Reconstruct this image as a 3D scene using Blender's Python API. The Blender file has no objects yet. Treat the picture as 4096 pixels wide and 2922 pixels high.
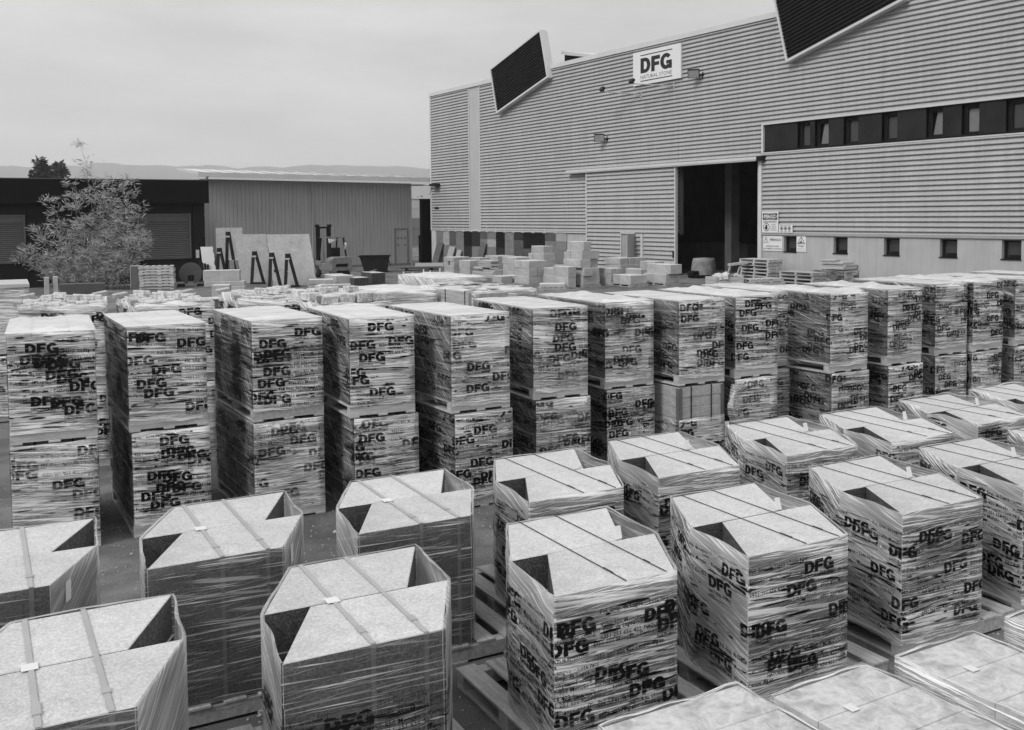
import bpy, bmesh, math, random
import numpy as np
from mathutils import Vector, Matrix, noise as mnoise

random.seed(11)
RAD = math.radians
sc = bpy.context.scene
COL = sc.collection

# ------------------------------------------------------------------ camera
cam_d = bpy.data.cameras.new('camera')
cam = bpy.data.objects.new('camera', cam_d)
COL.objects.link(cam)
cam_d.sensor_fit = 'HORIZONTAL'
cam_d.sensor_width = 36.0
cam_d.lens = 36.0 * 4008.5 / 4096.0
cam_d.shift_y = -(1461.0 - 1086.2) / 4096.0
cam_d.clip_start = 0.1
cam_d.clip_end = 30000.0
PITCH, ROLL = 0.0559654, 0.0091347
Mrot = Matrix.Rotation(math.pi / 2 - PITCH, 4, 'X') @ Matrix.Rotation(-ROLL, 4, 'Z')
cam.matrix_world = Matrix.Translation((0, 0, 3.0)) @ Mrot
sc.camera = cam

# ------------------------------------------------------------------ world: overcast daylight, black-and-white picture
SUN_AZ = RAD(226.0)      # direction the light comes from, measured from +X (from the left)
SUN_EL = RAD(43.0)
wd = bpy.data.worlds.new('World')
sc.world = wd
wd.use_nodes = True
nt = wd.node_tree
nt.nodes.clear()
def wn(t, **k):
    n = nt.nodes.new(t)
    for a, b in k.items():
        setattr(n, a, b)
    return n
out = wn('ShaderNodeOutputWorld')
bg = wn('ShaderNodeBackground')
sky = wn('ShaderNodeTexSky', sky_type='NISHITA')
sky.sun_disc = False
sky.sun_elevation = SUN_EL
sky.sun_rotation = math.pi / 2 - SUN_AZ
bw = wn('ShaderNodeRGBToBW')
nt.links.new(sky.outputs[0], bw.inputs[0])
sk = wn('ShaderNodeMath', operation='MULTIPLY')
sk.inputs[1].default_value = 0.012
nt.links.new(bw.outputs[0], sk.inputs[0])
tc = wn('ShaderNodeTexCoord')
sep = wn('ShaderNodeSeparateXYZ')
nt.links.new(tc.outputs['Generated'], sep.inputs[0])
# overcast layer: brighter overhead, soft stretched cloud banks
mp = wn('ShaderNodeMapping')
mp.inputs['Scale'].default_value = (1.6, 1.6, 7.0)
mp.inputs['Location'].default_value = (3.1, 0.7, 0.2)
nt.links.new(tc.outputs['Generated'], mp.inputs[0])
nz = wn('ShaderNodeTexNoise')
nz.inputs['Scale'].default_value = 1.5
nz.inputs['Detail'].default_value = 6.0
nz.inputs['Roughness'].default_value = 0.55
nt.links.new(mp.outputs[0], nz.inputs['Vector'])
mr = wn('ShaderNodeMapRange')
mr.inputs['From Min'].default_value = 0.3
mr.inputs['From Max'].default_value = 0.7
mr.inputs['To Min'].default_value = -0.12
mr.inputs['To Max'].default_value = 0.12
nt.links.new(nz.outputs['Fac'], mr.inputs['Value'])
ze = wn('ShaderNodeMapRange', interpolation_type='SMOOTHSTEP')
ze.inputs['From Min'].default_value = -0.05
ze.inputs['From Max'].default_value = 0.75
ze.inputs['To Min'].default_value = 0.40
ze.inputs['To Max'].default_value = 0.78
nt.links.new(sep.outputs['Z'], ze.inputs['Value'])
a1 = wn('ShaderNodeMath', operation='ADD')
a2 = wn('ShaderNodeMath', operation='ADD')
nt.links.new(ze.outputs[0], a1.inputs[0])
nt.links.new(mr.outputs[0], a1.inputs[1])
nt.links.new(a1.outputs[0], a2.inputs[0])
nt.links.new(sk.outputs[0], a2.inputs[1])
nt.links.new(a2.outputs[0], bg.inputs['Color'])
bg.inputs['Strength'].default_value = 1.0
nt.links.new(bg.outputs[0], out.inputs['Surface'])

sun_d = bpy.data.lights.new('sun', 'SUN')
sun_d.energy = 1.5
sun_d.angle = RAD(16.0)
sun_d.color = (1, 1, 1)
sun = bpy.data.objects.new('sun', sun_d)
COL.objects.link(sun)
sdir = Vector((math.cos(SUN_AZ) * math.cos(SUN_EL), math.sin(SUN_AZ) * math.cos(SUN_EL), math.sin(SUN_EL)))
sun.rotation_euler = sdir.to_track_quat('Z', 'Y').to_euler()

vs = sc.view_settings
vs.view_transform = 'Standard'
vs.look = 'None'
vs.exposure = 0.32
vs.gamma = 1.0
vs.use_curve_mapping = False
sc.cycles.max_bounces = 4
sc.cycles.diffuse_bounces = 2
sc.cycles.glossy_bounces = 2
sc.cycles.transparent_max_bounces = 8
sc.cycles.volume_bounces = 2

# ------------------------------------------------------------------ materials (all neutral: the photograph is black and white)
def new_mat(name):
    m = bpy.data.materials.new(name)
    m.use_nodes = True
    m.node_tree.nodes.clear()
    return m

class N:
    def __init__(s, m):
        s.t = m.node_tree
    def n(s, typ, ins=None, **k):
        x = s.t.nodes.new(typ)
        for a, b in k.items():
            setattr(x, a, b)
        if ins:
            for a, b in ins.items():
                if hasattr(b, 'is_output'):
                    s.t.links.new(b, x.inputs[a])
                else:
                    x.inputs[a].default_value = b
        return x
    def noise(s, vec, scale, detail=4.0, rough=0.55):
        return s.n('ShaderNodeTexNoise', {'Vector': vec, 'Scale': scale, 'Detail': detail, 'Roughness': rough}).outputs['Fac']
    def rng(s, v, a, b, c, d, smooth=False):
        x = s.n('ShaderNodeMapRange', {'Value': v, 'From Min': a, 'From Max': b, 'To Min': c, 'To Max': d})
        if smooth:
            x.interpolation_type = 'SMOOTHSTEP'
        return x.outputs[0]
    def m(s, op, a, b=0.0, clamp=False):
        x = s.n('ShaderNodeMath', {0: a, 1: b}, operation=op)
        x.use_clamp = clamp
        return x.outputs[0]

def gray(v):
    return (v, v, v, 1.0)

def pm(name, v, rough=0.75, var=0.18, scale=2.5, fine=0.12, fscale=60.0, bump=0.15, metal=0.0, spec=None, stretch=None, streak=0.0, rv=0.06):
    """painted / mineral / wood surface: base grey with broad patches, fine grain, optional vertical dirt streaks"""
    if spec is None:
        spec = 0.3 if v > 0.06 else 0.12
    m = new_mat(name)
    k = N(m)
    tc = k.n('ShaderNodeTexCoord').outputs['Object']
    vec = tc
    if stretch:
        vec = k.n('ShaderNodeMapping', {'Vector': tc, 'Scale': stretch}).outputs[0]
    oi = k.n('ShaderNodeObjectInfo').outputs['Random']
    off = k.n('ShaderNodeVectorMath', {0: vec}, operation='ADD')
    comb = k.n('ShaderNodeCombineXYZ', {'X': k.m('MULTIPLY', oi, 37.0), 'Y': k.m('MULTIPLY', oi, 11.0), 'Z': 0.0})
    k.t.links.new(comb.outputs[0], off.inputs[1])
    vec = off.outputs[0]
    b = k.rng(k.noise(vec, scale, 5.0), 0.3, 0.7, 1 - var, 1 + var)
    f = k.rng(k.noise(vec, fscale, 3.0, 0.7), 0.3, 0.7, 1 - fine, 1 + fine)
    r = k.rng(oi, 0, 1, 1 - rv, 1 + rv)
    val = k.m('MULTIPLY', k.m('MULTIPLY', k.m('MULTIPLY', b, f), v), r)
    if streak:
        sv = k.n('ShaderNodeMapping', {'Vector': tc, 'Scale': (6.0, 6.0, 0.35)}).outputs[0]
        val = k.m('MULTIPLY', val, k.rng(k.noise(sv, 1.3, 5.0), 0.35, 0.75, 1 + streak * 0.3, 1 - streak))
    col = k.n('ShaderNodeCombineColor', {0: val, 1: val, 2: val}).outputs[0]
    bs = k.n('ShaderNodeBsdfPrincipled', {'Base Color': col, 'Roughness': rough, 'Metallic': metal, 'Specular IOR Level': spec})
    if bump:
        bn = k.n('ShaderNodeBump', {'Height': k.noise(vec, fscale * 0.7, 4.0), 'Strength': bump, 'Distance': 0.02})
        k.t.links.new(bn.outputs[0], bs.inputs['Normal'])
    o = k.n('ShaderNodeOutputMaterial', {'Surface': bs.outputs[0]})
    return m

def granite(name, v, contrast, gscale=110.0, rough=0.8):
    m = new_mat(name)
    k = N(m)
    vec = k.n('ShaderNodeTexCoord').outputs['Object']
    g1 = k.rng(k.noise(vec, gscale, 2.0, 0.8), 0.35, 0.65, 1 - contrast, 1 + contrast)
    g2 = k.rng(k.noise(vec, gscale * 0.4, 3.0, 0.6), 0.35, 0.65, 1 - contrast * 0.45, 1 + contrast * 0.45)
    g3 = k.rng(k.noise(vec, 2.2, 5.0, 0.65), 0.3, 0.7, 0.82, 1.12)
    oi = k.n('ShaderNodeObjectInfo').outputs['Random']
    val = k.m('MULTIPLY', k.m('MULTIPLY', g1, g2), k.m('MULTIPLY', g3, v))
    val = k.m('MULTIPLY', val, k.rng(oi, 0, 1, 0.93, 1.06))
    col = k.n('ShaderNodeCombineColor', {0: val, 1: val, 2: val}).outputs[0]
    bn = k.n('ShaderNodeBump', {'Height': k.noise(vec, gscale * 0.6, 4.0, 0.7), 'Strength': 0.3, 'Distance': 0.01})
    bs = k.n('ShaderNodeBsdfPrincipled', {'Base Color': col, 'Roughness': rough, 'Specular IOR Level': 0.25, 'Normal': bn.outputs[0]})
    k.n('ShaderNodeOutputMaterial', {'Surface': bs.outputs[0]})
    return m

def marble(name):
    m = new_mat(name)
    k = N(m)
    vec = k.n('ShaderNodeTexCoord').outputs['Object']
    w = k.n('ShaderNodeTexNoise', {'Vector': vec, 'Scale': 5.0, 'Detail': 8.0, 'Roughness': 0.68, 'Distortion': 1.4}).outputs['Fac']
    w2 = k.noise(vec, 24.0, 6.0, 0.7)
    val = k.m('MULTIPLY', k.rng(w, 0.38, 0.58, 0.30, 0.52), k.rng(w2, 0.35, 0.65, 0.85, 1.12))
    val = k.m('MULTIPLY', val, k.rng(k.noise(vec, 140.0, 2.0), 0.3, 0.7, 0.93, 1.07))
    col = k.n('ShaderNodeCombineColor', {0: val, 1: val, 2: val}).outputs[0]
    bs = k.n('ShaderNodeBsdfPrincipled', {'Base Color': col, 'Roughness': 0.55})
    k.n('ShaderNodeOutputMaterial', {'Surface': bs.outputs[0]})
    return m

def film(name, clear, milk, dens, body=0.72, tilt=0.0, haze=0.12, trl=0.18):
    """stretch film: see-through sheet with stretched milky streaks that follow the wrap (UV = metres round / metres up)"""
    m = new_mat(name)
    k = N(m)
    uv = k.n('ShaderNodeUVMap').outputs[0]
    oi = k.n('ShaderNodeObjectInfo').outputs['Random']
    sh = k.n('ShaderNodeCombineXYZ', {'X': k.m('MULTIPLY', oi, 51.0), 'Y': k.m('MULTIPLY', oi, 23.0), 'Z': 0.0}).outputs[0]
    uvo = k.n('ShaderNodeVectorMath', {0: uv, 1: sh}, operation='ADD').outputs[0]
    def layer(sx, sy, rot, lo, hi, det=2.0, dist=0.0):
        v = k.n('ShaderNodeMapping', {'Vector': uvo, 'Rotation': (0, 0, rot)}).outputs[0]
        v = k.n('ShaderNodeMapping', {'Vector': v, 'Scale': (sx, sy, 1.0)}).outputs[0]
        t = k.n('ShaderNodeTexNoise', {'Vector': v, 'Scale': 1.0, 'Detail': det, 'Roughness': 0.6, 'Distortion': dist}).outputs['Fac']
        return k.rng(t, lo, hi, 0.0, 1.0, True)
    s1 = layer(1.5, 62.0, RAD(2.0 + tilt), 0.565 - dens, 0.665 - dens)
    s2 = layer(2.8, 150.0, RAD(-5.0 + tilt), 0.58 - dens, 0.70 - dens)
    s3 = layer(0.9, 24.0, RAD(5.0 + tilt), 0.58 - dens, 0.66 - dens)
    big = layer(1.2, 3.0, RAD(8), 0.35, 0.68, 1.0)
    s = k.m('MAXIMUM', k.m('MULTIPLY', s1, 0.85), k.m('MULTIPLY', s2, 0.65))
    s = k.m('MAXIMUM', s, k.m('MULTIPLY', s3, 0.42))
    s = k.m('MULTIPLY', s, k.rng(big, 0, 1, 0.55, 1.1))
    fac = k.m('ADD', k.m('MULTIPLY', s, milk), clear)
    fac = k.m('ADD', fac, k.m('MULTIPLY', big, haze))
    fac = k.m('MINIMUM', fac, 0.96)
    bn = k.n('ShaderNodeBump', {'Height': k.m('ADD', s1, s2), 'Strength': 0.55, 'Distance': 0.006})
    d = k.n('ShaderNodeBsdfPrincipled', {'Base Color': gray(body), 'Roughness': 0.35, 'Specular IOR Level': 0.9, 'Normal': bn.outputs[0]})
    tl = k.n('ShaderNodeBsdfTranslucent', {'Color': gray(body)})
    mx = k.n('ShaderNodeMixShader', {0: trl, 1: d.outputs[0], 2: tl.outputs[0]})
    tr = k.n('ShaderNodeBsdfTransparent', {'Color': gray(0.97)})
    gl = k.n('ShaderNodeBsdfGlossy', {'Color': gray(1.0), 'Roughness': 0.22, 'Normal': bn.outputs[0]})
    lw = k.n('ShaderNodeLayerWeight', {'Blend': 0.25, 'Normal': bn.outputs[0]})
    trg = k.n('ShaderNodeMixShader', {0: k.m('MULTIPLY', lw.outputs['Fresnel'], 0.35), 1: tr.outputs[0], 2: gl.outputs[0]})
    f = k.n('ShaderNodeMixShader', {0: fac, 1: trg.outputs[0], 2: mx.outputs[0]})
    k.n('ShaderNodeOutputMaterial', {'Surface': f.outputs[0]})
    return m

def ink(name, worn):
    """black lettering printed on the film, torn into strips where the film is stretched"""
    m = new_mat(name)
    k = N(m)
    uv = k.n('ShaderNodeUVMap').outputs[0]
    oi = k.n('ShaderNodeObjectInfo').outputs['Random']
    sh = k.n('ShaderNodeCombineXYZ', {'X': k.m('MULTIPLY', oi, 31.0), 'Y': k.m('MULTIPLY', oi, 17.0), 'Z': 0.0}).outputs[0]
    uvo = k.n('ShaderNodeVectorMath', {0: uv, 1: sh}, operation='ADD').outputs[0]
    v = k.n('ShaderNodeMapping', {'Vector': uvo, 'Rotation': (0, 0, RAD(3)), 'Scale': (2.2, 62.0, 1.0)}).outputs[0]
    t = k.n('ShaderNodeTexNoise', {'Vector': v, 'Scale': 1.0, 'Detail': 3.0, 'Roughness': 0.6}).outputs['Fac']
    v2 = k.n('ShaderNodeMapping', {'Vector': uvo, 'Scale': (1.1, 6.0, 1.0)}).outputs[0]
    t2 = k.n('ShaderNodeTexNoise', {'Vector': v2, 'Scale': 1.0, 'Detail': 2.0}).outputs['Fac']
    op = k.m('SUBTRACT', 1.0, k.m('MULTIPLY', k.rng(t, 0.50 - worn * 0.1, 0.60 - worn * 0.1, 0, 0.85, True), k.rng(t2, 0.35, 0.6, 0.25, 1.0)))
    d = k.n('ShaderNodeBsdfPrincipled', {'Base Color': gray(0.006), 'Roughness': 0.45, 'Specular IOR Level': 0.15})
    tr = k.n('ShaderNodeBsdfTransparent')
    f = k.n('ShaderNodeMixShader', {0: op, 1: tr.outputs[0], 2: d.outputs[0]})
    k.n('ShaderNodeOutputMaterial', {'Surface': f.outputs[0]})
    return m

def glossy(name, v, rough=0.15, var=0.1):
    return pm(name, v, rough=rough, var=var, bump=0.0, spec=0.5, fine=0.03)

M = {}
M['cladding'] = pm('cladding_paint', 0.385, 0.55, 0.06, 0.7, 0.03, 40, 0.03, spec=0.3, streak=0.14, rv=0.015)
M['trim'] = pm('white_trim', 0.55, 0.5, 0.06, 1.0, 0.03, 40, 0.0)
M['trim_gray'] = pm('grey_trim', 0.34, 0.5, 0.1, 2, 0.05, 40, 0.0)
M['panel_flat'] = pm('flat_panel', 0.45, 0.5, 0.05, 0.8, 0.03, 50, 0.0, streak=0.08)
M['concrete'] = pm('painted_concrete', 0.42, 0.8, 0.09, 1.1, 0.05, 50, 0.1, streak=0.10)
M['fin_dark'] = pm('dark_fin_sheet', 0.012, 0.6, 0.2, 2, 0.1, 60, 0.05)
M['dark_panel'] = pm('dark_panel_glass', 0.022, 0.35, 0.3, 1.5, 0.1, 60, 0, spec=0.12)
M['frame_dark'] = pm('dark_frame', 0.012, 0.5, 0.2, 4, 0.1, 60, 0)
M['pane_mid'] = glossy('pane_dim', 0.045, 0.3)
M['pane_light'] = glossy('pane_blind', 0.17, 0.4)
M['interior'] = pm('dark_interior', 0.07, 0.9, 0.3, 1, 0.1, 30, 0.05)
M['interior_col'] = pm('interior_column', 0.09, 0.9, 0.2, 2, 0.1, 30, 0.05)
M['sign_white'] = pm('sign_white', 0.68, 0.45, 0.03, 1, 0.02, 50, 0)
M['black'] = pm('black_paint', 0.012, 0.45, 0.2, 5, 0.1, 60, 0)
M['letter_gray'] = pm('sign_lettering', 0.03, 0.5, 0.2, 30, 0.25, 120, 0)
M['lamp_black'] = pm('lamp_housing', 0.015, 0.5, 0.2, 5, 0.1, 60, 0)
M['lamp_glass'] = glossy('lamp_glass', 0.38, 0.25)
M['galv'] = pm('galvanised_steel', 0.40, 0.45, 0.12, 6, 0.06, 80, 0.03, metal=0.2)
M['shed_wall'] = pm('shed_panel', 0.34, 0.6, 0.05, 0.6, 0.06, 60, 0.05, streak=0.12)
M['roof'] = pm('roof_sheet', 0.55, 0.5, 0.08, 1, 0.04, 50, 0.03)
M['soffit'] = pm('eave_soffit', 0.16, 0.7, 0.1, 2, 0.05, 50, 0)
M['dark_wall'] = pm('dark_granite_wall', 0.015, 0.7, 0.25, 1.2, 0.3, 90, 0.1)
M['dark_fascia'] = pm('black_fascia', 0.004, 0.6, 0.15, 1, 0.2, 90, 0.05)
M['shutter'] = pm('shutter_slat', 0.10, 0.6, 0.08, 2, 0.05, 60, 0)
M['shutter_frame'] = pm('shutter_frame', 0.10, 0.5, 0.1, 2, 0.05, 60, 0)
M['stone_top'] = granite('granite_pale_top', 0.50, 0.20)
M['stone_side'] = granite('granite_dark_shaded_side', 0.075, 0.6, 75.0)  # same stone as the top; side shade is put into this colour
M['stone_slab'] = granite('granite_slab_edge', 0.13, 0.5, 70.0)  # edge tone lowered so the shade between stacks is partly in the colour
M['block_top'] = granite('cut_block_top', 0.55, 0.10, 40.0)
M['block_side'] = granite('cut_block_face', 0.40, 0.16, 30.0)
M['cobble'] = granite('split_cobble', 0.56, 0.28, 40.0)
M['marble'] = marble('veined_marble_slab')
M['wood'] = pm('pallet_wood', 0.38, 0.85, 0.25, 3.0, 0.25, 25, 0.25, stretch=(12.0, 1.0, 12.0))
M['wood_light'] = pm('fresh_pallet_wood', 0.46, 0.85, 0.2, 3.0, 0.2, 25, 0.2, stretch=(1.0, 10.0, 10.0))
M['wood_dark'] = pm('dark_timber', 0.022, 0.8, 0.3, 3.0, 0.2, 30, 0.2, stretch=(10.0, 10.0, 1.0))
M['film_print'] = film('printed_stretch_film', 0.20, 1.3, 0.05, 0.98, haze=0.22, trl=0.06)
M['film_clear'] = film('clear_stretch_film', 0.03, 0.95, -0.005, 0.92, haze=0.06, trl=0.3)
M['film_mid'] = film('stretch_film', 0.10, 1.3, 0.045, 0.98, haze=0.16, trl=0.1)
M['film_chord'] = film('layered_corner_film', 0.30, 0.9, 0.01, 0.92, haze=0.2, trl=0.3)
M['film_side'] = film('diagonal_shaded_wrap_film', 0.02, 0.8, 0.0, 0.95, haze=0.08, trl=0.1)  # less milky film for left faces; their shade is put into its tone
M['film_top'] = film('top_sheet_film', 0.5, 0.4, 0.0, 0.97, trl=0.03)
M['ink'] = ink('film_print_ink', 0.0)
M['ink_worn'] = ink('film_print_ink_worn', 1.0)
M['strap_light'] = pm('grey_strap', 0.36, 0.4, 0.05, 5, 0.03, 60, 0)
M['strap_dark'] = pm('dark_strap', 0.035, 0.4, 0.05, 5, 0.03, 60, 0)
M['guard'] = pm('card_guard_and_strap_shade', 0.13, 0.8, 0.12, 6, 0.1, 50, 0.05)
M['paper'] = pm('white_paper_label', 0.66, 0.7, 0.03, 6, 0.02, 50, 0)
M['dusty_metal'] = pm('dusty_metal', 0.20, 0.7, 0.3, 4, 0.15, 60, 0.1)
M['dirty_black'] = pm('dirty_black_metal', 0.014, 0.7, 0.4, 3, 0.2, 50, 0.1)
M['tyre'] = pm('tyre_rubber', 0.05, 0.85, 0.25, 8, 0.15, 60, 0.1)
M['rim'] = pm('wheel_rim', 0.22, 0.7, 0.25, 8, 0.1, 60, 0)
M['seat'] = pm('black_seat', 0.01, 0.6, 0.1, 8, 0.1, 60, 0)
M['rag'] = pm('white_plastic_rag', 0.65, 0.6, 0.1, 8, 0.05, 60, 0.1)
M['low_wall'] = pm('stained_wall', 0.035, 0.9, 0.7, 1.6, 0.3, 40, 0.2)
M['far_panel'] = pm('far_facade_panel', 0.36, 0.7, 0.06, 0.7, 0.06, 60, 0)
M['far_dark'] = pm('far_facade_recess', 0.15, 0.8, 0.1, 1, 0.06, 60, 0)
M['bark'] = pm('bark', 0.08, 0.9, 0.3, 6, 0.2, 40, 0.3)
M['culm'] = pm('bamboo_culm', 0.20, 0.6, 0.2, 6, 0.1, 40, 0)

def leafmat(name, v):
    m = new_mat(name)
    k = N(m)
    vec = k.n('ShaderNodeTexCoord').outputs['Object']
    val = k.rng(k.noise(vec, 2.5, 4.0), 0.3, 0.7, v * 0.6, v * 1.4)
    val = k.m('MULTIPLY', val, k.rng(k.noise(vec, 30.0, 2.0), 0.3, 0.7, 0.7, 1.3))
    col = k.n('ShaderNodeCombineColor', {0: val, 1: val, 2: val}).outputs[0]
    d = k.n('ShaderNodeBsdfPrincipled', {'Base Color': col, 'Roughness': 0.5})
    tl = k.n('ShaderNodeBsdfTranslucent', {'Color': col})
    mx = k.n('ShaderNodeMixShader', {0: 0.3, 1: d.outputs[0], 2: tl.outputs[0]})
    k.n('ShaderNodeOutputMaterial', {'Surface': mx.outputs[0]})
    return m
M['bamboo_leaf'] = leafmat('bamboo_leaf', 0.42)
M['tree_leaf'] = leafmat('tree_leaf', 0.045)

def groundmat():
    m = new_mat('yard_surface')
    k = N(m)
    vec = k.n('ShaderNodeTexCoord').outputs['Object']
    p = k.rng(k.noise(vec, 0.35, 6.0, 0.6), 0.3, 0.7, 0.085, 0.22)
    st = k.rng(k.noise(vec, 1.7, 6.0, 0.65), 0.38, 0.66, 0.74, 1.14, True)
    g = k.rng(k.noise(vec, 85.0, 3.0, 0.75), 0.33, 0.67, 0.6, 1.4)
    g2 = k.rng(k.noise(vec, 320.0, 2.0, 0.8), 0.3, 0.7, 0.75, 1.25)
    val = k.m('MULTIPLY', k.m('MULTIPLY', p, st), k.m('MULTIPLY', g, g2))
    col = k.n('ShaderNodeCombineColor', {0: val, 1: val, 2: val}).outputs[0]
    bn = k.n('ShaderNodeBump', {'Height': k.noise(vec, 60.0, 5.0, 0.7), 'Strength': 0.45, 'Distance': 0.02})
    bs = k.n('ShaderNodeBsdfPrincipled', {'Base Color': col, 'Roughness': 0.9, 'Specular IOR Level': 0.2, 'Normal': bn.outputs[0]})
    k.n('ShaderNodeOutputMaterial', {'Surface': bs.outputs[0]})
    return m
M['ground'] = groundmat()
M['hill'] = pm('wooded_hill', 0.05, 0.95, 0.35, 0.004, 0.3, 0.03, 0)

# ------------------------------------------------------------------ mesh helpers
class MB:
    def __init__(s):
        s.v, s.f, s.m, s.uv = [], [], [], []
    def face(s, pts, m=0, uv=None):
        b = len(s.v)
        s.v += [tuple(p) for p in pts]
        s.f.append(tuple(range(b, b + len(pts))))
        s.m.append(m)
        s.uv.append(uv)
    def poly(s, verts, faces, m=0):
        b = len(s.v)
        s.v += [tuple(p) for p in verts]
        for f in faces:
            s.f.append(tuple(i + b for i in f))
            s.m.append(m)
            s.uv.append(None)
    def box(s, x0, x1, y0, y1, z0, z1, m=0, mtop=None, T=None):
        c = [(x0, y0, z0), (x1, y0, z0), (x1, y1, z0), (x0, y1, z0), (x0, y0, z1), (x1, y0, z1), (x1, y1, z1), (x0, y1, z1)]
        if T is not None:
            c = [tuple(T @ Vector(p)) for p in c]
        b = len(s.v)
        s.v += c
        for i, f in enumerate([(0, 3, 2, 1), (0, 1, 5, 4), (1, 2, 6, 5), (2, 3, 7, 6), (3, 0, 4, 7), (4, 5, 6, 7)]):
            s.f.append(tuple(j + b for j in f))
            s.m.append(mtop if (mtop is not None and i == 5) else m)
            s.uv.append(None)
    def prism(s, poly, z0, z1, m=0, mtop=None):
        n = len(poly)
        b = len(s.v)
        s.v += [(x, y, z0) for x, y in poly] + [(x, y, z1) for x, y in poly]
        s.f.append(tuple(b + i for i in reversed(range(n)))); s.m.append(m); s.uv.append(None)
        s.f.append(tuple(b + n + i for i in range(n))); s.m.append(m if mtop is None else mtop); s.uv.append(None)
        for i in range(n):
            j = (i + 1) % n
            s.f.append((b + i, b + j, b + n + j, b + n + i)); s.m.append(m); s.uv.append(None)
    def bar(s, p0, p1, w, t, m=0, up=(0, 0, 1)):
        """rectangular bar from p0 to p1"""
        p0, p1 = Vector(p0), Vector(p1)
        d = (p1 - p0).normalized()
        a = d.cross(Vector(up))
        if a.length < 1e-4:
            a = d.cross(Vector((1, 0, 0)))
        a.normalize()
        b = a.cross(d).normalized()
        a, b = a * w / 2, b * t / 2
        vs_ = [p0 - a - b, p0 + a - b, p0 + a + b, p0 - a + b, p1 - a - b, p1 + a - b, p1 + a + b, p1 - a + b]
        s.poly(vs_, [(0, 3, 2, 1), (4, 5, 6, 7), (0, 1, 5, 4), (1, 2, 6, 5), (2, 3, 7, 6), (3, 0, 4, 7)], m)
    def tube(s, p0, p1, r0, r1=None, n=8, m=0, cap=True):
        r1 = r0 if r1 is None else r1
        p0, p1 = Vector(p0), Vector(p1)
        d = (p1 - p0).normalized()
        a = d.orthogonal().normalized()
        b = d.cross(a)
        vs_ = []
        for p, r in ((p0, r0), (p1, r1)):
            for i in range(n):
                t = 2 * math.pi * i / n
                vs_.append(p + a * (r * math.cos(t)) + b * (r * math.sin(t)))
        fs = [(i, (i + 1) % n, n + (i + 1) % n, n + i) for i in range(n)]
        if cap:
            fs += [tuple(reversed(range(n))), tuple(range(n, 2 * n))]
        s.poly(vs_, fs, m)
    def lathe(s, prof, axis='x', n=18, m=0, c=(0, 0, 0)):
        """prof: (pos along axis, radius)"""
        vs_, fs = [], []
        for a, r in prof:
            for i in range(n):
                t = 2 * math.pi * i / n
                q = (a, r * math.cos(t), r * math.sin(t)) if axis == 'x' else (r * math.cos(t), r * math.sin(t), a)
                vs_.append((q[0] + c[0], q[1] + c[1], q[2] + c[2]))
        for j in range(len(prof) - 1):
            for i in range(n):
                k = (i + 1) % n
                fs.append((j * n + i, j * n + k, (j + 1) * n + k, (j + 1) * n + i))
        fs.append(tuple(range(n)))
        fs.append(tuple(range((len(prof) - 1) * n, len(prof) * n)))
        s.poly(vs_, fs, m)
    def mesh(s, name, mats, bevel=0.0, jit=0.0, smooth=False):
        me = bpy.data.meshes.new(name)
        me.from_pydata(s.v, [], s.f)
        for mm in (mats if isinstance(mats, (list, tuple)) else [mats]):
            me.materials.append(M[mm] if isinstance(mm, str) else mm)
        me.polygons.foreach_set('material_index', s.m)
        if any(u is not None for u in s.uv):
            ul = me.uv_layers.new(name='UVMap')
            flat = []
            for f, u in zip(s.f, s.uv):
                for i in range(len(f)):
                    flat += list(u[i]) if u is not None else [0.0, 0.0]
            ul.data.foreach_set('uv', flat)
        if bevel or jit:
            bm = bmesh.new()
            bm.from_mesh(me)
            bmesh.ops.remove_doubles(bm, verts=bm.verts, dist=1e-5)
            if jit:
                for v in bm.verts:
                    v.co += Vector((random.uniform(-jit, jit), random.uniform(-jit, jit), random.uniform(-jit, jit)))
            if bevel:
                bmesh.ops.bevel(bm, geom=list(bm.edges), offset=bevel, segments=1, affect='EDGES', profile=0.5)
            bmesh.ops.recalc_face_normals(bm, faces=bm.faces)
            bm.to_mesh(me)
            bm.free()
        else:
            me.validate()
        if smooth:
            me.polygons.foreach_set('use_smooth', [True] * len(me.polygons))
        me.update()
        return me
    def build(s, name, mats, parent=None, **k):
        return obj(name, s.mesh(name, mats, **k), parent)

def obj(name, me, parent=None, loc=(0, 0, 0), rz=0.0):
    o = bpy.data.objects.new(name, me)
    COL.objects.link(o)
    o.location = loc
    o.rotation_euler = (0, 0, rz)
    if parent is not None:
        o.parent = parent
    return o

def tag(o, label, cat, group=None):
    o['label'] = label
    o['category'] = cat
    if group:
        o['group'] = group
    return o

def thing(name, label, cat, loc=(0, 0, 0), rz=0.0, group=None):
    o = bpy.data.objects.new(name, None)
    o.empty_display_size = 0.2
    COL.objects.link(o)
    o.location = loc
    o.rotation_euler = (0, 0, rz)
    return tag(o, label, cat, group)

def structure(o):
    o['kind'] = 'structure'
    return o

def sm(x, a, b):
    t = min(1.0, max(0.0, (x - a) / (b - a)))
    return t * t * (3 - 2 * t)

def gz(X, Y):
    """height of the yard: level by the pallets, falling a little to the left at the back"""
    return sm(Y, 20, 38) * max(-.25, min(.24, .035 * X - .06))

def vn(x, y=0.0, z=0.0):
    return mnoise.noise(Vector((x, y, z)))

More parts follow.
